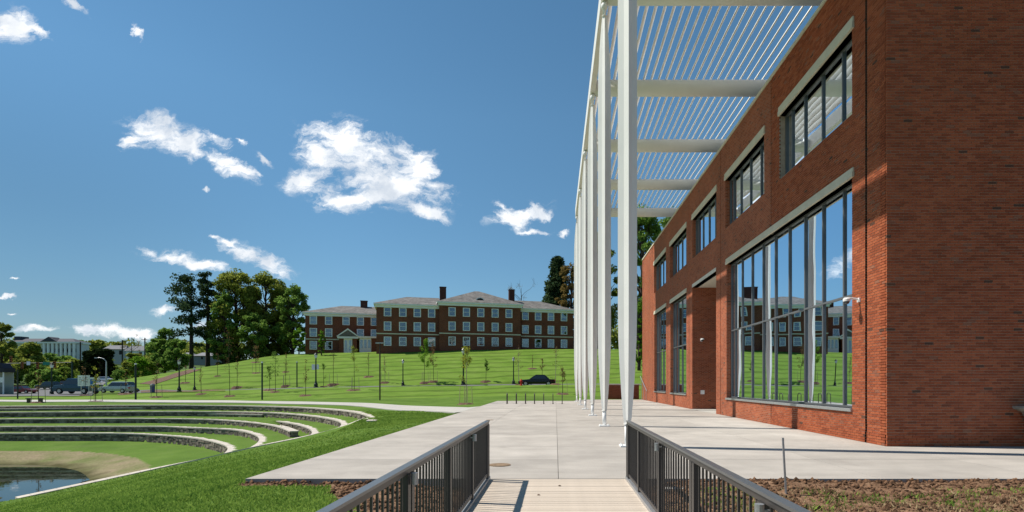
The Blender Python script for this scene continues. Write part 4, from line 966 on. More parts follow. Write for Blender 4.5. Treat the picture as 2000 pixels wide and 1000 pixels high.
def bare_tree(px, pt, hw, Y, label, seed, m):
    rnd = random.Random(seed); x = PX(px, Y); z0 = T(x, Y); zt = PZ(pt, Y); t = thing('bare_tree', label, 'tree', (x, Y, z0)); mb = MB(); h = zt-z0; w = hw/F*Y; cl = []
    mb.tube([(x,Y,z0), (x,Y,z0+h*.5), (x,Y,zt-h*.05)], [.2,.14,.04], 6)
    for k in range(16):
        f = rnd.uniform(.4, .85); a = rnd.uniform(0, 6.28); q = (x+math.cos(a)*w*rnd.uniform(.4,1), Y+math.sin(a)*w, z0+h*min(1, f+rnd.uniform(.08,.22))); limb(mb, (x,Y,z0+h*f), q, .05, .02, rnd, 3, .08, 4); cl.append((*q, w*.3, w*.22))
        for j in range(3): limb(mb, q, (q[0]+rnd.uniform(-.3,.3)*w, q[1], q[2]+rnd.uniform(0,.1)*h), .025, .012, rnd, 2, .05, 4)
    mb.build('trunk', M['bark'], t); v, f = leaves(cl, 420, .11, seed); link('crown', np_mesh('crown', v, f, m, off=ORG[t.name]), t)
bare_tree(1018, 556, 26, 150, 'bare branched tree above the dormitory roof beside the right chimney', 31, M['leaf_brown'])
bare_tree(257, 655, 16, 190, 'thin bare tree in the distance left of the pines', 32, M['leaf_brown'])
# left background
GL = 'distant trees behind the car park'
rows_ = [('dark round bushy tree behind the car park signs', 196, 762, 680, 42, 110, 'leaf_dark', 9000, .3, .02),
 ('bright green tree right of the dark round bush', 268, 750, 695, 26, 106, 'leaf_bright', 2600, .22, .06),
 ('green bushy tree below the leftmost pine', 322, 722, 640, 32, 118, 'leaf_green', 4600, .27, .05),
 ('green tree left of the leftmost pine', 345, 715, 662, 26, 114, 'leaf_green', 3600, .25, .04),
 ('pale green tree with hint of russet beside the dark bush', 247, 752, 705, 15, 100, 'leaf_oak', 1600, .2, .05),
 ('yellow green tree in front of the white hall, left part', 58, 748, 668, 34, 165, 'leaf_oak', 4200, .4, .05),
 ('yellow green tree under the white hall columns', 108, 752, 706, 40, 150, 'leaf_oak', 4200, .36, .03),
 ('leafy tree at the left picture edge above the kiosk', 4, 745, 628, 26, 130, 'leaf_oak', 3600, .32, .05),
 ('green shrub tree beside the traffic signal mast', 75, 757, 712, 26, 135, 'leaf_green', 2600, .3, .02),
 ('low green tree right of the white hall', 190, 700, 664, 22, 330, 'leaf_oak', 1500, .8, .02),
 ('low round green tree beyond the dark bush', 158, 700, 664, 18, 340, 'leaf_bright', 1200, .8, .02),
 ('distant green tree between the grey houses', 228, 702, 668, 18, 300, 'leaf_oak', 1200, .7, .02),
 ('distant green tree by the grey house at right', 298, 712, 668, 18, 240, 'leaf_green', 1300, .55, .02)]
for i, (lb, px, pb, pt, hw, Y, m, n, ls, cl_) in enumerate(rows_):
    big_tree('leafy_tree', lb, px, pb, pt, hw, Y, M[m], 60+i, group=GL, n=n, lsize=ls, clear=cl_, zb=PZ(pb, Y)-1, clumps=26, shape=lambda f: (1-f*f)**.5 if f > .1 else .9)
more = [(35,752,700,30,128),(92,756,722,24,120),(125,752,716,22,124),(145,745,700,18,140),(235,757,722,18,96),(285,742,698,22,110),(300,735,690,20,122),(15,752,690,20,140),(170,752,722,20,112),(62,730,690,26,190),(130,722,695,22,210),(215,735,700,20,170),(262,728,690,20,160),(100,720,690,24,230),(180,715,685,16,260),(20,720,672,26,210)]
where = ['behind the kiosk roof','under the green street name sign','right of the signal mast, low down','left of the dark bush, behind the mast','between the silver car and the dark bush','left of the pines on the slope','beside the green tree at the pines','at the left picture edge behind the kiosk','in front of the dark round bush','below the left end of the white hall','below the right end of the white hall','right of the dark bush, in the distance','below the pale houses','under the white columns of the hall','beneath the right corner of the white hall','left of the white hall, in the distance']
for i, (px, pb, pt, hw, Y) in enumerate(more):
    big_tree('leafy_shrub', 'yellow green bushy shrub '+where[i], px, pb, pt, hw*1.25, Y, M[['leaf_oak','leaf_green','leaf_spring'][i % 3]], 400+i, 'shrub', 'leafy shrubs around the car park', n=int(1300+hw*25), lsize=.26*Y/120, clear=.02, zb=PZ(pb, Y)-1, clumps=20, shape=lambda f: (1-f*f)**.5 if f > .1 else .9)
# far woodland strip
r_ = np.random.default_rng(5); cl = []
for k in range(420):
    px = r_.uniform(-500, 470); Y = r_.uniform(380, 520); z = T(PX(px, Y), Y); cl.append((PX(px, Y), Y, z+r_.uniform(0, 15), r_.uniform(4, 8), r_.uniform(3, 5.5)))
v, f = leaves(cl, 60000, 1.2, 77); o = link('woodland', np_mesh('woodland', v, f, M['leaf_oak'])); o['kind'] = 'stuff'; o['label'] = 'far green woodland on the horizon'
cl = []
for k in range(60):
    px = r_.uniform(1150, 1500); Y = r_.uniform(135, 170); z = T(PX(px, Y), Y); cl.append((PX(px, Y), Y, z+r_.uniform(0, 8), r_.uniform(2, 4), r_.uniform(2, 4)))
v, f = leaves(cl, 9000, .5, 78); o = link('woodland', np_mesh('woodland', v, f, M['leaf_oak'])); o['kind'] = 'stuff'; o['label'] = 'green thicket behind the hill at right'

# ------------------------------------------------------------------ young planted trees on the slope
def sapling(px, pb, pt, m, label, seed, stakes=0, n=90, wide=.17, mulch=True, name='young_tree', ls=.05, bark='bark'):
    g = hit(px, pb)
    if not g: return
    x, Y, z = g; h = (pb-pt)/F*Y; rnd = random.Random(seed); t = thing(name, label, 'young tree', (x, Y, z), 'newly planted young trees on the grass'); mb = MB(); cl = []
    lean = rnd.uniform(-.03,.03)*h
    mb.tube([(x,Y,z-.1),(x+lean*.3,Y,z+h*.35),(x+lean*.7,Y,z+h*.7),(x+lean,Y,z+h*.98)], [.035,.03,.02,.008], 6)
    for k in range(13):
        f = rnd.uniform(.34, .95); a = rnd.uniform(0, 6.28); w = h*wide*rnd.uniform(.4, 1)*(1.25-f); q = Vector((x+lean*f+math.cos(a)*w, Y+math.sin(a)*w, z+h*min(1, f+rnd.uniform(.05,.16))))
        limb(mb, (x+lean*f, Y, z+h*f), q, .012, .005, rnd, 3, .05, 4); cl.append((*q, h*.055, h*.06)); c = Vector((x+lean*f, Y, z+h*f)).lerp(q, .6); cl.append((*c, h*.045, h*.05))
    mb.build('trunk', M[bark], t)
    v, f = leaves(cl, n, ls, seed); link('crown', np_mesh('crown', v, f, m, off=ORG[t.name]), t)
    if mulch:
        mb = MB(); R_ = rnd.uniform(.55, .8); k = 14; ring = []; ring2 = []
        for j in range(k): a = 6.283*j/k; q = R_*rnd.uniform(.85, 1.15); ring.append((x+q*math.cos(a)*1.2, Y+q*math.sin(a)*1.1, T(x+q*math.cos(a), Y+q*math.sin(a))-.05)); ring2.append((x+.6*q*math.cos(a), Y+.6*q*math.sin(a), z+rnd.uniform(.09,.16)))
        mb.add(ring+ring2+[(x,Y,z+.1)], [(j, (j+1)%k, k+(j+1)%k, k+j) for j in range(k)]+[(k+j, k+(j+1)%k, 2*k) for j in range(k)]); mb.build('mulch_ring', M['mulch'], t)
    for s in range(stakes):
        a = 6.283*s/stakes+.4; q = .55; mb = MB(); mb.tube([(x+q*math.cos(a), Y+q*math.sin(a), z-.1), (x+q*.9*math.cos(a), Y+q*.9*math.sin(a), z+min(1.5, h*.5))], .025, 5); mb.build('stake', M['stake'], t)
SP = [(449,774,648,'leaf_red','bare young tree left of the dark green post by the path',60,.1,0),(393,770,714,'leaf_red','small bare sapling beside the second lamp from the left',40,.12,0),
 (463,757,697,'leaf_red','thin bare sapling in the lower middle of the hillside, left part',40,.12,0),(500,729,677,'leaf_red','small reddish tree high on the hill below the oaks',80,.25,2),(500,708,676,'leaf_red','tiny reddish tree at the hill crest under the oaks',70,.3,0),
 (538,766,690,'leaf_green','slim young tree with green leaves left of the short green post',190,.16,0),(527,762,716,'leaf_green','low leafy sapling left of the slim leafy young tree',190,.2,0),(559,727,690,'leaf_red','upper bare sapling on the hill above the short green post',30,.12,0),
 (558,754,700,'leaf_red','sapling with wide mulch bed beside the short green post',30,.12,3),(597,773,703,'leaf_red','bare young tree left of the lamp with the white sign',60,.12,0),(632,756,712,'leaf_green','faint green sapling right of the lamp with the white sign',150,.16,0),
 (651,751,680,'leaf_red','thin bare sapling under the dormitory porch',30,.1,2),(692,762,678,'leaf_oak','staked young tree with sparse green leaves below the porch',210,.17,3),(752,747,696,'leaf_red','pale thin sapling right of the tall brown pole',50,.1,2),
 (829,747,664,'leaf_bright','bright green leafy young tree in the centre of the hillside',900,.17,3),(847,745,674,'leaf_red','darker reddish young tree touching the bright green one',260,.16,2),(910,790,680,'leaf_yellow','yellow green young tree with wooden stakes by the plaza corner',330,.2,4),
 (949,745,702,'leaf_green','small dark green conifer like sapling in brown mulch',420,.18,0),(1013,752,678,'leaf_red','pale bare young tree beside the red hydrant',70,.17,0),(1059,738,700,'leaf_red','small reddish tree behind the black car',120,.2,0),
 (1085,751,676,'leaf_red','tall pale sapling at the right end of the black car',50,.1,0),(1099,770,712,'leaf_red','reddish sapling with mulch bed near the pergola columns',130,.15,2),(166,773,706,'leaf_red','bare sapling in front of the white sign boards',40,.15,0),
 (187,785,718,'leaf_yellow','staked young tree with yellowish leaves beside the path at left',110,.12,3),(246,770,730,'leaf_red','short thin sapling behind the silver car',30,.12,2),(306,776,708,'leaf_red','bare sapling right of the black post by the path',50,.12,2),
 (75,787,722,'leaf_red','bare sapling at far left beside the path bench',40,.12,2),(425,735,690,'leaf_red','small sapling near the dirt track on the hill',40,.12,0),(362,748,712,'leaf_red','thin sapling between the two left lamps',30,.1,0),(720,736,690,'leaf_red','faint sapling left of the tall brown pole',30,.1,0),(1040,720,694,'leaf_red','tiny bare sapling high on the hill at right',30,.1,0)]
for i, (px, pb, pt, m, lb, n, wd, stk) in enumerate(SP): sapling(px, pb, pt, M[m], lb, 200+i, stk, n*2, wd, bark='palebark' if px in (1013, 1085, 752, 910) else 'bark', ls=.06)

# mulch track on the hill, mulch beds
def patch(name, pts, m, kindv='structure', dz=.05):
    P = [hit(*p) for p in pts]; P = [p for p in P if p]; n = len(P)//2; vs = []; fs = []
    L_ = [np.array(p[:2]) for p in P[:n]]; R2 = [np.array(p[:2]) for p in P[n:]][::-1]
    N_ = 30; a = rs(np.array(L_), N_); b = rs(np.array(R2), N_); K = 5
    for i in range(N_):
        for k in range(K): q = a[i]*(1-k/(K-1))+b[i]*k/(K-1); vs.append((q[0], q[1], T(q[0], q[1])+dz))
    for i in range(N_-1):
        for k in range(K-1): fs.append((i*K+k, i*K+k+1, (i+1)*K+k+1, (i+1)*K+k))
    o = link(name, np_mesh(name, vs, fs, m)); o['kind'] = kindv; return o
patch('dirt_track', [(272,750),(320,737),(370,722),(415,706),(448,697),(470,694),(440,699),(400,716),(350,733),(290,752)][:5]+[(466,697),(430,709),(395,722),(345,737),(300,752)], M['mulch'])
patch('mulch_bed', [(275,763.5),(330,763),(400,762),(440,762),(440,765),(400,766),(330,767),(275,767.5)], M['mulch'])

# ------------------------------------------------------------------ lamps and posts
def lamp_proto():
    t = thing('street_lamp', None, 'street lamp', (0,0,0), local=True); mb = MB()
    mb.lathe([(.24,-.1),(.24,.1),(.19,.13),(.19,.42),(.14,.5),(.10,.62),(.075,.8),(.06,3.3),(.09,3.36),(.05,3.42),(.07,3.5)], n=12); mb.build('post', M['black'], t)
    mb = MB(); mb.tube([(0,0,3.5),(0,0,3.56),(0,0,3.86)], [.1,.13,.17], 8); mb.build('lantern', M['lamp_glass'], t)
    mb = MB(); mb.tube([(0,0,3.86),(0,0,3.9),(0,0,4.02),(0,0,4.12)], [.21,.2,.1,.02], 8); mb.build('cap', M['black'], t)
    return t
LP = lamp_proto()
LAMPS = [(350,765,702,'black street lamp, the left one of the pair by the car park edge'),(380,762,716,'black street lamp at the foot of the dirt track, second of the pair'),(617,757,689,'black street lamp with a white sign on it, below the dormitory porch'),
 (787,753,702,'slim black street lamp alone in the middle of the lawn'),(905,752,680,'black street lamp behind the yellow green staked tree'),(1003,750,697,'black street lamp left of the red hydrant'),(101,771,709,'black street lamp among the parked cars, furthest left')]
for i, (px, pb, pt, lb) in enumerate(LAMPS):
    g = hit(px, pb) or (PX(px, 72), 72, T(PX(px, 72), 72)); c = LP if i == 0 else copy_tree(LP)
    x, Y, z = g; k = (pb-pt)/F*Y/4.12; c.location = g; c.scale = (k*1.15, k*1.15, k); tag(c, lb, group='black lamp posts around the lawn')
    if px == 617:
        mb = MB(); mb.box(-.42, -.09, -.02, .01, 2.1, 2.75); mb.box(.09, .3, -.02, .01, 2.15, 2.75); mb.box(-.1, .1, .0, .012, 2.3, 2.34); me = mb.mesh('sign_panel', M['white']); link('sign_panel', me, c)
def post(px, pb, pt, r, m, name, label, cat, head=None):
    g = hit(px, pb) or (PX(px, 60), 60, T(PX(px, 60), 60)); x, Y, z = g; h = (pb-pt)/F*Y
    t = thing(name, label, cat, g); mb = MB(); mb.tube([(x,Y,z-.1),(x,Y,z+h)], r, 10); mb.build('shaft', m, t)
    if head == 'T': mb = MB(); mb.box(x-.42, x+.42, Y-.12, Y+.12, z+h, z+h+.09); mb.build('lamp_head', M['galv'], t)
    if head == 'cap': mb = MB(); mb.tube([(x,Y,z+h),(x,Y,z+h+.14)], [r*1.1, r*1.1], 10); mb.build('lamp_head', M['lamp_glass'], t)
    return t
post(742, 782, 671, .075, mat('brown_pole', (.05,.035,.025), .7), 'light_pole', 'tall brown pole with a flat T shaped head beside the path', 'light pole', 'T')
post(512, 781, 709, .085, M['greenpost'], 'dark_post', 'tall dark green post standing by the path, left of centre', 'post', 'cap')
post(580, 757, 708, .08, M['greenpost'], 'dark_post', 'short dark green post on the lawn left of the signed lamp', 'post', 'cap')
post(265, 781, 712, .1, M['black'], 'dark_post', 'plain black post beside the path right of the silver car', 'post', 'cap')
post(34.5, 779, 722, .07, M['black'], 'dark_post', 'black post at the right side of the kiosk', 'post')
# hydrant
g = hit(1018, 753); x, Y, z = g; t = thing('fire_hydrant', 'red fire hydrant beside the black car', 'fire hydrant', g)
mb = MB(); mb.lathe([(.17,-.1),(.17,.06),(.12,.08),(.12,.55),(.15,.57),(.15,.62),(.11,.68),(.06,.78),(.02,.82)], (x,Y,z), 12); mb.build('body', mat('hydrant_red', (.5,.03,.02), .4), t)
mb = MB(); mb.tube([(x-.22,Y,z+.45),(x+.22,Y,z+.45)], .06, 8); mb.tube([(x,Y,z+.4),(x,Y-.22,z+.4)], .075, 8); mb.build('outlets', M['redlens'], t)

# ------------------------------------------------------------------ roads
def strip(name, P, m, K=3):
    vs = []; fs = []
    for a, b in P:
        for k in range(K): q = np.array(a)*(1-k/(K-1))+np.array(b)*k/(K-1); vs.append((q[0], q[1], 0))
    V_ = np.array(vs, float); V_[:,2] = terrain(V_[:,0], V_[:,1])+.06
    for i in range(len(P)-1):
        for k in range(K-1): fs.append((i*K+k, i*K+k+1, (i+1)*K+k+1, (i+1)*K+k))
    o = link(name, np_mesh(name, V_, fs, m, True)); o['kind'] = 'structure'; return o
strip('road', [((x, 72.5), (x, 78.5)) for x in np.arange(-60, 40, 2.)], M['asphalt'], 5)
strip('parking_lot', [((np.interp(y, [68, 76, 92, 106], [-56, -62, -73, -82]), y), (-125, y)) for y in np.arange(68.5, 106, 1.)], M['asphalt'], 40)
# ------------------------------------------------------------------ cars
def car(px, pb, wpx, label, color, kind='suv', Y=None, heading=1, group='parked cars', length=4.7):
    if Y is None:
        g = hit(px, pb); Y = g[1] if g else 75
    x = PX(px, Y); z = T(x, Y)+.10; Ln = length; k = (wpx/F*Y)/Ln
    t = thing('parked_car', label, 'car', (0,0,0), group, local=True)
    hgt = {'sedan': 1.45, 'suv': 1.72, 'pickup': 1.8, 'hatch': 1.5}[kind]; b = {'sedan': .88, 'suv': 1.0, 'pickup': 1.05, 'hatch': .92}[kind]; W_ = .9
    prof = {'sedan': [(-2.35,.55,.72,0),(-2.25,.5,.86,0),(-1.6,.5,b,0),(-.95,.5,b,.56),(.1,.5,b,.57),(.95,.5,b,.0),(2.0,.5,.78,0),(2.35,.5,.6,0)],
            'hatch': [(-2.35,.5,.85,0),(-2.2,.5,b,.1),(-1.7,.5,b,.55),(.1,.5,b,.58),(.95,.5,b,0),(2.0,.5,.82,0),(2.35,.5,.62,0)],
            'suv': [(-2.35,.5,.9,0),(-2.3,.5,b,.1),(-2.0,.5,b,.68),(.2,.5,b,.72),(1.0,.5,b,.0),(2.1,.5,.92,0),(2.35,.5,.7,0)],
            'pickup': [(-2.35,.5,.95,0),(-2.3,.5,b,0),(-.7,.5,b,0),(-.55,.5,b,.7),(.6,.5,b,.74),(1.15,.5,b,.0),(2.2,.5,.98,0),(2.35,.5,.75,0)]}[kind]
    mb = MB(); vs = []; n = len(prof)
    for (xx, zl, zb_, rr) in prof:
        zl = .28; w1 = W_ if -2.2 < xx < 2.2 else W_*.86
        wr = w1*.78 if rr > .2 else w1*.9; vs += [(xx,-w1*.92,zl),(xx,-w1,(zl+zb_)/2),(xx,-w1*.97,zb_),(xx,-wr,zb_+rr+.02),(xx,wr,zb_+rr+.02),(xx,w1*.97,zb_),(xx,w1,(zl+zb_)/2),(xx,w1*.92,zl)]
    fs = [];
    for i in range(n-1):
        for j in range(8): fs.append((i*8+j, i*8+(j+1)%8, (i+1)*8+(j+1)%8, (i+1)*8+j))
    fs += [tuple(range(7,-1,-1)), tuple(range((n-1)*8, n*8))]
    mb.add(vs, [f[::-1] for f in fs]); mb.build('body', paint('paint_%.2f_%.2f_%.2f' % color, color), t)
    cab = [p for p in prof if p[3] > .2]; x0, x1 = cab[0][0], cab[-1][0]; i0 = prof.index(cab[0]); i1 = prof.index(cab[-1]); rz = cab[0][3]
    for s in (-1, 1):
        mb = MB(); a0 = prof[i0-1][0]*.35+x0*.65; a1 = prof[i1+1][0]*.75+x1*.25
        P = lambda xx, f: (xx, s*(W_*.97*(1-f)+W_*.78*f+.012), b+rz*f+.0)
        q = [P(a0-.1,.08),P(a1,.08),P(x1+.1,.86),P(x0+.05,.86)]; q2 = [(u, v-s*.02, w_) for u, v, w_ in q]
        mb.hexa(q2[:2]+q[1::-1]+q2[3:1:-1]+q[2:4]) if False else mb.add(q+q2, [(0,1,2,3),(7,6,5,4),(0,4,5,1),(1,5,6,2),(2,6,7,3),(3,7,4,0)]); mb.build('side_window', M['carglass'], t)
    for (ia, ib) in ((i1, i1+1), (i0, i0-1)):
        A_, B_ = prof[ia], prof[ib]; mb = MB(); sg = 1 if ib > ia else -1
        zA, zB = A_[2]+A_[3]+.03, B_[2]+B_[3]+.03; xa = A_[0]*.9+B_[0]*.1; xb = A_[0]*.12+B_[0]*.88; za = zA*.9+zB*.1; zb2 = zA*.12+zB*.88
        q = [(xb,-.74,zb2),(xb,.74,zb2),(xa,.64,za),(xa,-.64,za)]; q2 = [(u+sg*.015, v, w_+.015) for u, v, w_ in q]; mb.add(q+q2, [(3,2,1,0),(4,5,6,7),(0,1,5,4),(1,2,6,5),(2,3,7,6),(3,0,4,7)]); mb.build('windscreen', M['carglass'], t)
    for wx in (-1.45, 1.42):
        for s in (-1, 1):
            mb = MB(); mb.tube([(wx, s*(W_-.2), .34),(wx, s*(W_+.01), .34)], .34, 14); w = mb.build('wheel', M['tyre'], t)
            mb = MB(); mb.tube([(wx, s*(W_+.005), .34),(wx, s*(W_+.02), .34)], .2, 10); mb.build('rim', M['rim'], w)
    for s in (-1, 1):
        mb = MB(); mb.box(2.1, 2.33, min(s*.5,s*.76), max(s*.5,s*.76), .6, .72); mb.build('headlight', M['lens'], t)
        mb = MB(); mb.box(-2.38, -2.2, min(s*.55,s*.8), max(s*.55,s*.8), .68, .86); mb.build('tail_light', M['redlens'], t)
    t.location = (x, Y, z); t.scale = (k*heading, k, k); t.scale = (k, k, k); t.rotation_euler = (0, 0, 0 if heading == 1 else math.pi)
    return t
car(1049, 751, 72, 'black car driving on the road in front of the hill', (.008,.008,.012), 'sedan', 73.8, -1, 'cars')
car(152, 768, 78, 'dark blue pickup truck parked behind the sign boards', (.02,.06,.10), 'pickup', 71.5, -1)
car(229, 768, 60, 'silver estate car parked left of the black post', (.42,.46,.48), 'suv', 71.3, -1)
car(258, 767, 24, 'dark blue car half hidden behind the silver one', (.012,.02,.05), 'hatch', 74.5, -1)
car(93, 758, 40, 'dark green grey car parked in the middle of the lot', (.035,.06,.06), 'suv', 82, -1)
car(45, 763, 46, 'dark red car parked beside the kiosk', (.16,.02,.025), 'sedan', 77, 1)
car(208, 748, 30, 'white hatchback on the far side of the car park', (.7,.7,.7), 'hatch', 96, 1)
car(192, 749, 22, 'white saloon car left of the white hatchback, partly hidden', (.72,.72,.72), 'sedan', 99, 1)
car(239, 744, 22, 'small white car furthest right beyond the car park', (.75,.75,.75), 'hatch', 103, 1)
car(133, 757, 26, 'reddish brown car behind the pickup truck', (.12,.05,.04), 'suv', 88, 1)
# ------------------------------------------------------------------ signs, signals, kiosk, lamp
Ys = 69.5
def zat(py, Y=Ys): return PZ(py, Y)
x = PX(164, Ys); gz = T(x, Ys); t = thing('sign_board', 'large white double sign board on posts in front of the pickup truck', 'sign', (x, Ys, gz))
for p in (158, 173): mb = MB(); mb.tube([(PX(p,Ys), Ys+.05, gz-.1), (PX(p,Ys), Ys+.05, zat(733))], .05, 6); mb.build('post', M['galv'], t)
for a, b in ((152, 163.5), (164.3, 175.5)):
    mb = MB(); mb.box(PX(a,Ys), PX(b,Ys), Ys-.02, Ys, zat(754), zat(733)); pnl = mb.build('panel', M['white'], t)
    for q in (737.5, 741.5, 745.5, 749.5): mb = MB(); mb.box(PX(a+2,Ys), PX(b-2-(q % 3),Ys), Ys-.024, Ys-.021, zat(q+1.1), zat(q)); mb.build('text_line', M['alu'], pnl)
x = PX(180, Ys); t = thing('sign_board', 'small sign with a blue panel right of the white double board', 'sign', (x, Ys, gz)); mb = MB(); mb.tube([(x, Ys+.05, gz-.1), (x, Ys+.05, zat(740))], .04, 6); mb.build('post', M['galv'], t)
mb = MB(); mb.box(PX(176,Ys), PX(184,Ys), Ys-.02, Ys, zat(752), zat(737)); pnl = mb.build('panel', M['white'], t)
mb = MB(); mb.box(PX(176.6,Ys), PX(183.4,Ys), Ys-.03, Ys-.022, zat(751), zat(740.5)); mb.build('blue_panel', mat('sign_blue', (.03,.14,.42), .5), pnl)
# grey street lamp with curved arm
Yl = 84; x = PX(207.5, Yl); gz = T(x, Yl); t = thing('curved_street_lamp', 'tall pale grey street lamp with a curved arm over the car park', 'street lamp', (x, Yl, gz))
mb = MB(); zt = PZ(706, Yl); mb.tube([(x,Yl,gz-.1),(x,Yl,zt)], [.11,.08], 8); mb.build('pole', M['galv'], t)
mb = MB(); mb.tube([(x,Yl,zt),(x-.3,Yl,zt+.35),(x-.8,Yl,zt+.55),(PX(190,Yl),Yl,zt+.55)], .05, 6); mb.build('arm', M['galv'], t)
mb = MB(); q = PX(190, Yl); mb.box(q-.35, q+.1, Yl-.12, Yl+.12, zt+.48, zt+.6); mb.build('lamp_head', M['galv'], t)
# traffic signals on a mast arm
Ym = 106; gz = T(PX(141, Ym), Ym); t = thing('traffic_signal_mast', 'dark mast with a long arm carrying amber traffic signals and a green street name sign', 'traffic light', (PX(141, Ym), Ym, gz))
mb = MB(); mb.tube([(PX(141,Ym),Ym,gz-.1),(PX(141,Ym),Ym,PZ(706,Ym))], .16, 8); mb.build('pole', M['greenpost'], t)
mb = MB(); mb.tube([(PX(141,Ym),Ym,PZ(708,Ym)),(PX(10,Ym),Ym,PZ(710,Ym))], .07, 6); mb.build('arm', M['greenpost'], t)
am = mat('signal_amber', (.30,.10,.02), .5)
for p, y0 in ((23,702),(45,713),(75,714),(108,712)):
    mb = MB(); mb.box(PX(p-2.2,Ym), PX(p+2.2,Ym), Ym-.25, Ym-.08, PZ(y0+6.5,Ym), PZ(y0-6.5,Ym)); sg = mb.build('signal_head', am, t)
    for q in (-4, 0, 4): mb = MB(); mb.tube([(PX(p,Ym),Ym-.26,PZ(y0+q,Ym)),(PX(p,Ym),Ym-.33,PZ(y0+q,Ym))], .13, 8); mb.build('lens', M['tyre'], sg)
mb = MB(); mb.box(PX(85,Ym), PX(98,Ym), Ym-.12, Ym-.08, PZ(713,Ym), PZ(707,Ym)); mb.build('street_name_sign', mat('sign_green', (.01,.20,.13), .5), t)
mb = MB(); mb.box(PX(53,Ym), PX(60,Ym), Ym-.12, Ym-.08, PZ(713,Ym), PZ(706,Ym)); mb.build('white_sign', M['lamp_glass'], t)
for p, y0, Y_, lb in ((239, 664, 130, 'dark utility pole left of the twin poles'), (283, 660, 132, 'right hand dark utility pole near the pine trees'), (157, 668, 128, 'thin dark utility pole above the dark bush')):
    gz = T(PX(p,Y_),Y_); mb = MB(); mb.tube([(PX(p,Y_),Y_,gz-1),(PX(p,Y_),Y_,PZ(y0,Y_))], .14, 6); mb.box(PX(p,Y_)-.7, PX(p,Y_)+.7, Y_-.2, Y_-.15, PZ(y0+4,Y_), PZ(y0+3,Y_)); tag(mb.build('utility_pole', M['bark']), lb, 'utility pole')
# kiosk
Yk = 72; gz = T(PX(10,Yk),Yk); t = thing('kiosk', 'small kiosk with dark roof and pale glazed sides at the left picture edge', 'kiosk', (PX(10,Yk), Yk, gz))
mb = MB(); mb.box(PX(-50,Yk), PX(10,Yk), Yk-.2, Yk+1.4, PZ(727,Yk), PZ(719,Yk)); mb.prism([(PX(-46,Yk),PZ(719,Yk)),(PX(7,Yk),PZ(719,Yk)),(PX(0,Yk),PZ(709,Yk)),(PX(-37,Yk),PZ(709,Yk))], 'y', Yk, Yk+1.3); mb.build('roof', mat('dark_kiosk_roof', (.02,.022,.035), .6), t)
mb = MB()
for p in (-48, -20, 6.5): mb.box(PX(p,Yk), PX(p+1.8,Yk), Yk-.1, Yk, gz-.1, PZ(727,Yk)-.005)
mb.build('frame', M['white'], t, kind='stuff')
mb = MB(); mb.box(PX(-48,Yk), PX(8,Yk), Yk+1.2, Yk+1.3, gz, PZ(727,Yk)-.01); mb.build('back_wall', mat('kiosk_wall', (.36,.39,.34), .8), t)
mb = MB(); mb.box(PX(-4,Yk), PX(6,Yk), Yk-.06, Yk-.03, PZ(747,Yk), PZ(737,Yk)); mb.build('notice', M['white'], t)
mb = MB(); mb.box(PX(-46,Yk), PX(6.4,Yk), Yk-.02, Yk, gz, PZ(755,Yk)); mb.build('lower_panel', mat('kiosk_panel', (.16,.17,.16), .7), t)
# recycling bin, bench
Yb = 71; x = PX(298, Yb); gz = T(x, Yb); t = thing('litter_bin', 'small bluish grey litter bin at the edge of the mulch bed', 'litter bin', (x,Yb,gz)); mb = MB(); mb.lathe([(.24,-.05),(.27,.7),(.27,.75)], (x,Yb,gz), 10); mb.build('body', mat('bin_blue', (.06,.07,.2), .5), t); mb = MB(); mb.lathe([(.29,.755),(.29,.9),(.18,1.05),(.02,1.1)], (x,Yb,gz), 10); mb.build('lid', mat('bin_grey', (.12,.14,.16), .5), t)
g = hit(68, 787) or (PX(68,57),57,-.2); x, Y, z = g; t = thing('bench', 'dark backless bench beside the path at far left', 'bench', g); mb = MB(); mb.box(x-.75, x+.75, Y-.2, Y+.2, z+.42, z+.48); mb.build('seat', M['rail'], t)
for s in (-.6,.6): mb = MB(); mb.box(x+s-.04, x+s+.04, Y-.18, Y+.18, z-.05, z+.419); mb.build('leg', M['rail'], t)
# ------------------------------------------------------------------ distant white hall and houses
Yh = 300; t = thing('white_hall', 'long white colonnaded hall with dark roof on the far left skyline', 'building', (PX(100,Yh), Yh, PZ(712,Yh)), rot=0)
zb, zt = PZ(716,Yh), PZ(671,Yh); x0, x1 = PX(22,Yh), PX(150,Yh); off = mat('pale_hall_wall', (.58,.60,.62), .8, .05, 1)
mb = MB(); mb.box(x0, x1, Yh, Yh+8, zb, zt); mb.build('wall', off, t)
mb = MB(); mb.box(x0-.6, x1+.6, Yh-1.8, Yh+8.4, zt, zt+.9); mb.build('cornice', M['white'], t)
mb = MB(); zr = zt+.9; mb.add([(x0-.6,Yh-1.8,zr),(x1+.6,Yh-1.8,zr),(x1+.6,Yh+8.4,zr),(x0-.6,Yh+8.4,zr),(x0+5,Yh+3.5,zr+2),(x1-5,Yh+3.5,zr+2)], [(0,1,5,4),(1,2,5),(2,3,4,5),(3,0,4)]); mb.build('roof', mat('dark_hall_roof', (.06,.06,.075), .8), t)
mb = MB(); a = PX(101,Yh); mb.box(a-1.6, a+1.6, Yh-1, Yh+3, zr-.2, zr+1.8); mb.prism([(a-4.5,zr-.05),(a+4.5,zr-.05),(a,zr+2.6)], 'y', Yh-2, Yh+4); mb.build('roof_gable', bpy.data.materials['dark_hall_roof'], t, kind='stuff')
mb = MB(); mb.box(PX(24,Yh), PX(36,Yh), Yh+1, Yh+6, zr, zr+3); mb.build('roof_plant', bpy.data.materials['dark_hall_roof'], t)
wmb = MB(); wmb.box(-.75, .75, -.06, .0, 0, 2.0); hme = wmb.mesh('window', M['tyre'])
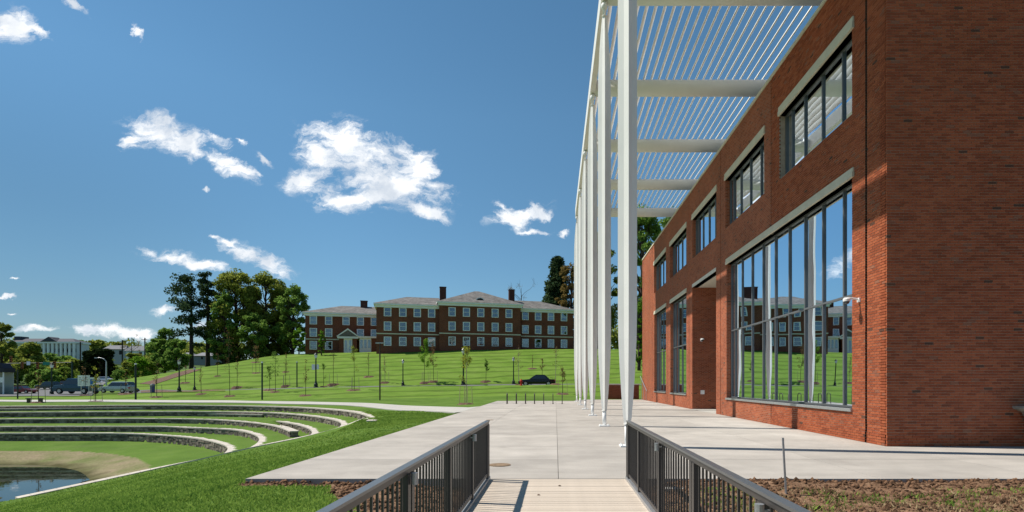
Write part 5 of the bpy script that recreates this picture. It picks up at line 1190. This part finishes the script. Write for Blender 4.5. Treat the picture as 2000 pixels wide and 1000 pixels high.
for i, px in enumerate(np.linspace(30, 146, 17)):
    for q in (688, 702): link('window', hme, t, (PX(px,Yh)-ORG[t.name][0], -.0, PZ(q,Yh)-ORG[t.name][2]))
cmb = MB(); cmb.tube([(0,0,0),(0,0,zt-zb-.01)], .62, 8); cme2 = cmb.mesh('column', M['white'])
for px in np.linspace(90, 148, 8): link('column', cme2, t, (PX(px,Yh)-ORG[t.name][0], -1.1, zb-ORG[t.name][2]))
def house(px0, px1, pe, pr, pb, Y, label, wallm, roofm):
    x0, x1 = PX(px0,Y), PX(px1,Y); zb, ze, zr = PZ(pb,Y)-2, PZ(pe,Y), PZ(pr,Y); t = thing('house', label, 'house', ((x0+x1)/2, Y, PZ(pb,Y))); D = 4
    mb = MB(); mb.box(x0, x1, Y, Y+D, zb, ze); mb.build('wall', wallm, t)
    mb = MB(); o_ = .6; mb.add([(x0-o_,Y-o_,ze),(x1+o_,Y-o_,ze),(x1+o_,Y+D+o_,ze),(x0-o_,Y+D+o_,ze),(x0+1,Y+D/2,zr),(x1-1,Y+D/2,zr)], [(0,1,5,4),(1,2,5),(2,3,4,5),(3,0,4),(3,2,1,0)]); mb.build('roof', roofm, t)
    n = max(2, int((x1-x0)/4)); wmb = MB(); s = (ze-zb)*.16; wmb.box(-s*.6, s*.6, -.06, 0, 0, s*1.6); me = wmb.mesh('window', M['tyre'])
    for i in range(n): link('window', me, t, (x0+(x1-x0)*(i+.5)/n-ORG[t.name][0], 0, ze-s*2.2-ORG[t.name][2]))
gr = mat('grey_shingle', (.22,.22,.23), .9, .1, 1)
house(204, 246, 682, 674, 704, 290, 'pale house with grey roof just right of the dark bush', mat('drab_siding', (.33,.34,.35), .8), gr)
house(246, 284, 685, 675, 706, 270, 'second pale house with grey roof left of the pines', M['white'], gr)
house(352, 372, 694, 688, 702, 200, 'low house behind the leftmost pine trunk', gr, gr)
house(382, 432, 695, 688, 702, 190, 'low grey roofed house seen between the pine trunks', gr, gr)

# ------------------------------------------------------------------ grass blades and clods
def blades(n, x0, x1, y0, y1, hgt, seed, test, name='grass_blades', wd=.006, m='blade'):
    r = np.random.default_rng(seed); u = r.random(n); y = 1/(1/y0+(1/y1-1/y0)*u); x = x0+(x1-x0)*r.random(n)
    k = test(x, y); x, y = x[k], y[k]; z = terrain(x, y); n = len(x); a = r.random(n)*6.283; h = hgt*(.5+r.random(n)); w = wd*(1+y/6)
    lean = r.normal(size=(n,2))*h[:,None]*.7; c, s = np.cos(a)*w, np.sin(a)*w
    v = np.stack([np.stack([x-c, y-s, z-.01], 1), np.stack([x+c, y+s, z-.01], 1), np.stack([x+lean[:,0], y+lean[:,1], z+h], 1)], 1).reshape(-1, 3)
    o = link(name, np_mesh(name, v, np.arange(n*3).reshape(-1, 3), M[m])); o['kind'] = 'stuff'; o['label'] = {'grass_blades': 'mown grass blades of the lawn', 'weeds': 'small green weeds growing in the bare soil', 'dry_straw': 'dry straw scattered on the bare soil'}[name]; return o
def lawn_test(x, y):
    _, k, so_, pl = terrain(x, y, True)
    return (k == 0) & ~so_ & ~pl & ~((x > -5.4) & (y > 9.7)) & (np.abs(x) < y*1.02+.5) & ~((x > -1.3) & (y < 9.75)) & ~((x < -9.3) & (np.abs(y-curb_y(np.clip(x,-22.7,-10))) < .35)) 
blades(330000, -24, -1.3, 5.2, 27, .034, 5, lawn_test)
blades(60000, -19, -5.3, 26, 40, .036, 6, lambda x, y: lawn_test(x, y) & ((x > -10.2) | (y > 31)) & (rng.random(len(x)) < (40-y)/9))
r_ = np.random.default_rng(9)
def weed_test(x, y): return (vnoise(x, y, .8, 8) > -.02) & (y < 8.9) & (x > 2.0)
blades(5000, 2.0, 9.5, 6.2, 8.9, .05, 11, weed_test, 'weeds', .006)
M['straw'] = mat_leaf('dry_straw', (.25,.17,.09), (.45,.36,.2), .3, 2)
blades(16000, -1.0, 9.5, 6.0, 8.75, .03, 12, lambda x, y: (x > 1.5) & (vnoise(x, y, 1.3, 12)+(8.3-y)*.25 > -.1), 'dry_straw', .005, 'straw')
# clods on the bare soil
def clods(n, x0, x1, y0, y1, seed, size):
    r = np.random.default_rng(seed); x = x0+(x1-x0)*r.random(n); y = y0+(y1-y0)*r.random(n); _, k, so_, pl = terrain(x, y, True); z = terrain(x, y); q = so_ & ~((x > -1.35) & (x < 1.45)); x, y, z = x[q], y[q], z[q]; n = len(x)
    base = np.array([(1,0,0),(0,1,0),(-1,0,0),(0,-1,0),(0,0,.8),(0,0,-.8)]); s = size*(.3+r.random(n)**3*1.6)
    v = base[None]*s[:,None,None]*(.6+.8*r.random((n,6,1))); a = r.random(n)*6.28; c, s_ = np.cos(a)[:,None], np.sin(a)[:,None]
    v = np.stack([v[...,0]*c-v[...,1]*s_, v[...,0]*s_+v[...,1]*c, v[...,2]], -1)+np.stack([x,y,z],1)[:,None]
    f = np.array([(0,1,4),(1,2,4),(2,3,4),(3,0,4),(1,0,5),(2,1,5),(3,2,5),(0,3,5)]); F_ = (np.arange(n)[:,None,None]*6+f[None]).reshape(-1, 3)
    o = link('soil_clods', np_mesh('soil_clods', v.reshape(-1,3), F_, M['clod'])); o['kind'] = 'stuff'; o['label'] = 'loose clods of brown soil beside the plaza'
clods(26000, -5.4, 10, 5.5, 9.72, 3, .028)
# a few dry leaves on the deck
rnd = random.Random(4)
for i, (px, py) in enumerate(((1093, 949.5), (1052, 967.5))):
    Y = F*EYE/(py-HY); x = PX(px, Y); mb = MB(); mb.add([(x-.03,Y,.004),(x,Y-.02,.014),(x+.03,Y,.004),(x,Y+.02,.018)], [(0,1,2,3)]); tag(mb.build('dry_leaf', M['mulch']), ['small dry leaf on the boardwalk, the farther of two', 'small dry leaf on the boardwalk, the nearer of two'][i], 'leaf')
